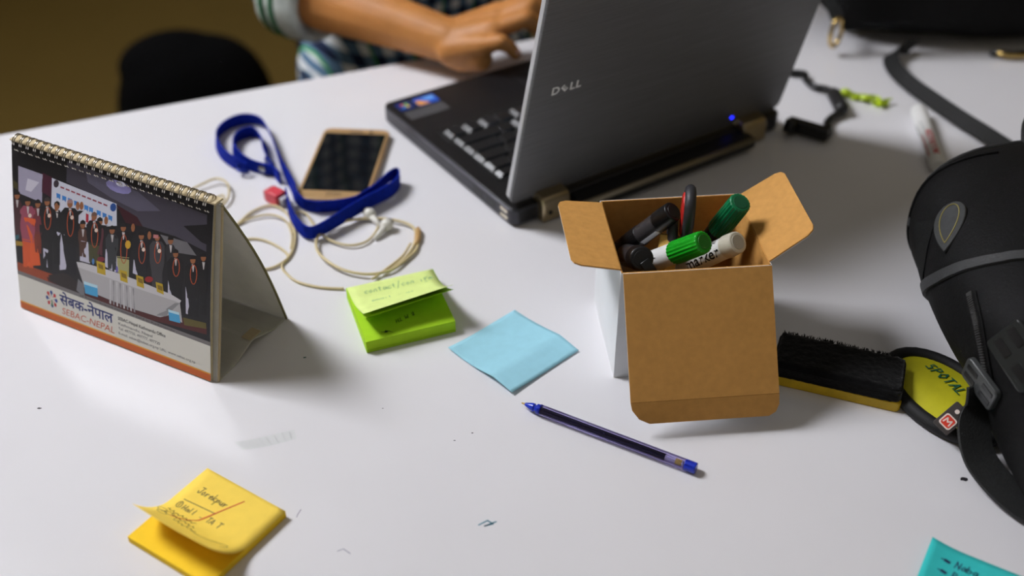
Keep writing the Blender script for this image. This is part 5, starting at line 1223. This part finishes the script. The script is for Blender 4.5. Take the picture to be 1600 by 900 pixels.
# ================================================================== second backpack on the floor beyond the table
fb_ = thing('backpack', 'black backpack standing on the floor beyond the table edge', 'backpack', (-640, 2060, FZ), R(20))
fsh = MB(); fsh.ell((0, 0, 196), (160, 95, 196), None, 40, 30, 2.6); fsh.ell((-20, -70, 130), (120, 60, 120), None, 32, 20, 2.6); fsh.ell((-30, 10, 340), (110, 70, 66), None, 24, 16)
build('body', fsh, mat('far_nylon', (6, 6, 7), .9, spec=.1, bump=(200, .3)), fb_, remesh=8, smooth_it=8)
build('grab_handle', MB().tube(spline([(-90, 60, 310), (-80, 74, 345), (-40, 76, 356), (-10, 62, 330)], 6), 8, 10), web, fb_, smooth=True)
build('shoulder_strap', MB().ribbon(spline([(-60, 82, 310), (-70, 120, 260), (-80, 120, 160), (-76, 100, 40)], 8), (1, 0, 0), 60, 12), web, fb_, bevel=2)
build('shoulder_strap', MB().ribbon(spline([(60, 82, 290), (70, 120, 250), (80, 120, 160), (76, 100, 40)], 8), (1, 0, 0), 60, 12), web, fb_, bevel=2)
build('pocket_zip', MB().tube(spline([(-110, -110, 60), (-112, -120, 160), (-60, -130, 250), (20, -130, 262), (80, -118, 220)], 6), 3, 8), greyp, fb_, smooth=True)
# ================================================================== the person typing behind the laptop
EX = Vector((math.cos(R(33.2)), math.sin(R(33.2)), 0)); FW = Vector((math.sin(R(33.2)), -math.cos(R(33.2)), 0))   # person's left, and facing
PC = Vector((-136, 1490, 0))
def pp(l, f, z): return PC+EX*l+FW*f+Vector((0, 0, z))
skinm = mat('skin', (182, 122, 64), .5, spec=.4, noise=(25, .10), bump=(160, .12), sss=.03)
pr = thing('person', 'person in a plaid shirt with rolled sleeves typing at the laptop', 'person', tuple(PC+Vector((0, 0, FZ))))
PO = PC+Vector((0, 0, FZ))
class PB_(MB):
    def add(s, vs, fs, col=None): return MB.add(s, [tuple(Vector(v)-PO) for v in vs], fs, col)
RM = Matrix.Rotation(R(33.2), 4, 'Z')
b = PB_()
SEAT = -270
# trunk, neck, head
b.ell(pp(0, 0, 120), (140, 92, 220), RM, 28, 18, 2.3); b.ell(pp(0, -10, -170), (150, 110, 110), RM, 28, 16, 2.3)
b.capsule(pp(0, 0, 300), pp(0, 30, 410), 58, 52)
b.ell(pp(0, 52, 508), (74, 92, 108), RM, 28, 20); b.ell(pp(0, 88, 462), (52, 52, 56), RM, 20, 14)
b.capsule(pp(0, 140, 508), pp(0, 152, 484), 9, 15)         # nose
for s in (-1, 1):
    b.ell(pp(74*s, 46, 500), (10, 20, 30), RM, 12, 10)      # ears
    b.ell(pp(30*s, 126, 524), (18, 10, 8), RM, 12, 8)       # brow
b.ell(pp(0, 132, 452), (24, 10, 7), RM, 12, 8)              # lips
# legs
for s in (-1, 1):
    hip, kn, an = pp(85*s, 30, -200), pp(110*s, 420, -190), pp(115*s, 390, -660)
    b.capsule(hip, kn, 82, 58); b.capsule(kn, an, 56, 38); b.capsule(an+FW*-20+Vector((0, 0, -35)), an+FW*150+Vector((0, 0, -48)), 34, 26)
# right arm: shoulder, elbow, wrist (wrist rests on the table edge side of the palm rest)
def arm(sh, el, wr):
    sh, el, wr = map(Vector, (sh, el, wr))
    b.capsule(sh, el, 52, 42); m1 = el.lerp(wr, .3); m2 = el.lerp(wr, .72)
    b.capsule(el, m1, 40, 41); b.capsule(m1, m2, 41, 31); b.capsule(m2, wr, 31, 26)
    return wr
Rsh, Rel, Rwr = (-292, 1398, 290), (-286, 1350, 54), (-72, 1212, 41)
arm(Rsh, Rel, Rwr)
def finger(pts, rr):
    pts = [Vector(p) for p in pts]
    for i in range(len(pts)-1): b.capsule(pts[i], pts[i+1], rr[i], rr[i+1], 12)
def palm(pts, r):                   # web of capsules from the wrist to each knuckle
    for (a, k), rr in zip(pts, r): b.capsule(a, k, rr[0], rr[1], 12)
W_ = Vector(Rwr)
KN = [Vector((-30, 1176, 53)), Vector((-20, 1194, 63)), Vector((-15, 1214, 67)), Vector((-14, 1234, 67))]
palm([(W_+Vector((4, -14, -4)), KN[0]), (W_+Vector((4, -6, 0)), KN[1]), (W_+Vector((4, 4, 2)), KN[2]), (W_+Vector((4, 13, 2)), KN[3]), (W_+Vector((14, -14, -12)), KN[0]+Vector((-6, 6, -20)))], [(21, 13), (23, 14), (23, 14), (20, 13), (19, 15)])
finger([KN[0], (-12, 1167, 61), (-3, 1168, 54), (4, 1172, 44)], [11.5, 9.5, 8.5, 7.5])
finger([KN[1], (16, 1195, 76), (32, 1201, 62), (38, 1202, 45)], [12, 10.5, 9.5, 8])
finger([KN[2], (20, 1216, 82), (40, 1221, 66), (46, 1222, 47)], [12.5, 11, 9.5, 8.2])
finger([KN[3], (20, 1238, 79), (42, 1240, 63), (50, 1238, 46)], [12, 10.5, 9.5, 8.2])
finger([W_+Vector((16, 20, 0)), (-34, 1256, 48), (-2, 1266, 46), (22, 1262, 40)], [16, 14, 11, 9])
# left arm, mostly hidden by the lid
arm(pp(188, 8, 290), pp(230, 60, 50), (176, 1372, 44))
V_ = Vector((176, 1372, 44))
for i, (kx, ky) in enumerate(((140, 1300), (158, 1300), (176, 1304), (193, 1312))):
    b.capsule(V_+Vector((-12+8*i, -4, 0)), (kx, ky, 60), 21, 13, 12)
    finger([(kx, ky, 60), (kx-6, ky-38, 72), (kx-8, ky-58, 60), (kx-9, ky-66, 44)], [12, 10, 9, 8])
finger([V_+Vector((-22, -14, -2)), (126, 1334, 46), (108, 1304, 42), (102, 1284, 38)], [16, 13, 11, 9])
bo2 = build('body', b, skinm, pr, remesh=3.2, smooth_it=3)
nail = mat('fingernail', (214, 160, 140), .25, coat=.3)
nb = PB_().ell((4.5, 1168.4, 48.5), (5.0, 4.4, 4.4), None, 12, 8); build('fingernail', nb, nail, pr, smooth=True)
# face
for s in (-1, 1):
    e = build('eye', PB_().ell(pp(30*s, 128, 508), (13, 10, 9), RM, 14, 10), mat('eye_white', (226, 222, 214), .2), pr, smooth=True)
    build('iris', PB_().ell(pp(30*s, 136, 506), (5.5, 4, 5.5), RM, 12, 8), mat('iris_dark', (26, 16, 12), .15), e, smooth=True)
build('mouth', PB_().ell(pp(0, 139, 452), (20, 5, 3), RM, 12, 6), mat('lip', (120, 60, 52), .5), pr, smooth=True)
hb = PB_().ell(pp(0, 40, 540), (82, 94, 92), RM, 28, 18); hb.ell(pp(0, 0, 500), (78, 60, 90), RM, 24, 14)
build('hair', hb, mat('black_hair', (14, 12, 12), .5, noise=(200, .4), bump=(300, .6), stretch=(1, 1, .15)), pr, remesh=5, smooth_it=3)
# plaid shirt with rolled cuffs
s_ = PB_(); s_.ell(pp(0, 0, 110), (160, 112, 240), RM, 30, 20, 2.4); s_.ell(pp(0, 2, -130), (172, 130, 120), RM, 30, 18, 2.5)
s_.capsule(pp(-150, 0, 290), pp(150, 0, 290), 66, 66)
s_.capsule(Rsh, Vector(Rsh).lerp(Vector(Rel), .9), 66, 58)
ls, le = pp(188, 8, 290), pp(230, 60, 50); s_.capsule(ls, ls.lerp(le, .9), 66, 58)
pl = plaid(); build('shirt', s_, pl, pr, remesh=5, smooth_it=4)
cu = PB_()
rel, rwr = Vector(Rel), Vector(Rwr); d = (rwr-rel).normalized()
cu.lathe(rel+d*0, rwr, [(0, 50), (8, 59), (40, 60), (60, 58), (66, 55), (67, 48), (58, 45)], 28)
build('rolled_cuff', cu, mat('cuff_cotton', (206, 214, 208), .85, noise=(30, .35), bump=(60, .5)), pr, smooth=True)
cu = PB_()
for k, (t, rr) in enumerate(((2, 61.4), (18, 61.8))): cu.lathe(rel+d*(t+12), rwr, [(0, rr-1), (1, rr), (7, rr), (8, rr-1)], 28)
build('cuff_stripe', cu, mat('stripe_green', (40, 104, 66), .85), pr, smooth=True)
ld = (Vector((176, 1372, 44))-le).normalized()
build('rolled_cuff', PB_().lathe(le-ld*42, Vector((176, 1372, 44)), [(0, 50), (8, 59), (40, 60), (60, 58), (66, 55), (67, 48), (58, 45)], 28), MATS['cuff_cotton'], pr, smooth=True)
build('collar', PB_().tube([pp(62*math.cos(t), 14+58*math.sin(t), 338+10*math.sin(t)) for t in [2*math.pi*k/20 for k in range(20)]], 16, 10, closed=True), pl, pr, smooth=True)
tr_ = PB_(); tr_.ell(pp(0, -10, -190), (168, 128, 96), RM, 28, 16, 2.4)
for s in (-1, 1):
    hip, kn, an = pp(85*s, 30, -200), pp(110*s, 420, -190), pp(115*s, 390, -630); tr_.capsule(hip, kn, 92, 68); tr_.capsule(kn, an, 67, 52)
build('trousers', tr_, mat('dark_denim', (24, 28, 40), .85, noise=(300, .3)), pr, remesh=7, smooth_it=3)
for s in (-1, 1):
    an = pp(115*s, 390, -660); build('shoe', PB_().capsule(an+FW*-30+Vector((0, 0, -42)), an+FW*160+Vector((0, 0, -48)), 38, 30), mat('shoe_leather', (20, 18, 18), .5), pr, smooth=True)
# the chair under them
chm = mat('chair_fabric', (16, 16, 17), .9, bump=(300, .5))
cr = thing('office_chair', 'black chair the person in plaid sits on', 'chair', (PC.x, PC.y, FZ), R(33.2))
build('seat', MB().box(-160, 160, -230, 150, 395, 455), chm, cr, bevel=25, seg=4)
build('backrest', MB().grid(lambda u, v: (-110+220*u, 195+30*math.sin(math.pi*u)+30*v, 560+300*v), 8, 6), chm, cr, solid=40, subsurf=2, smooth=True)
for x in (-135, 135):
    for y in (-200, 120): build('leg', MB().tube([(x, y, 400), (x*1.1, y*1.1, 4)], 13, 12), steel, cr)
    build('back_upright', MB().tube([(x*.5, 140, 410), (x*.5, 205, 480), (x*.5, 215, 640)], 11, 10), steel, cr, smooth=True)
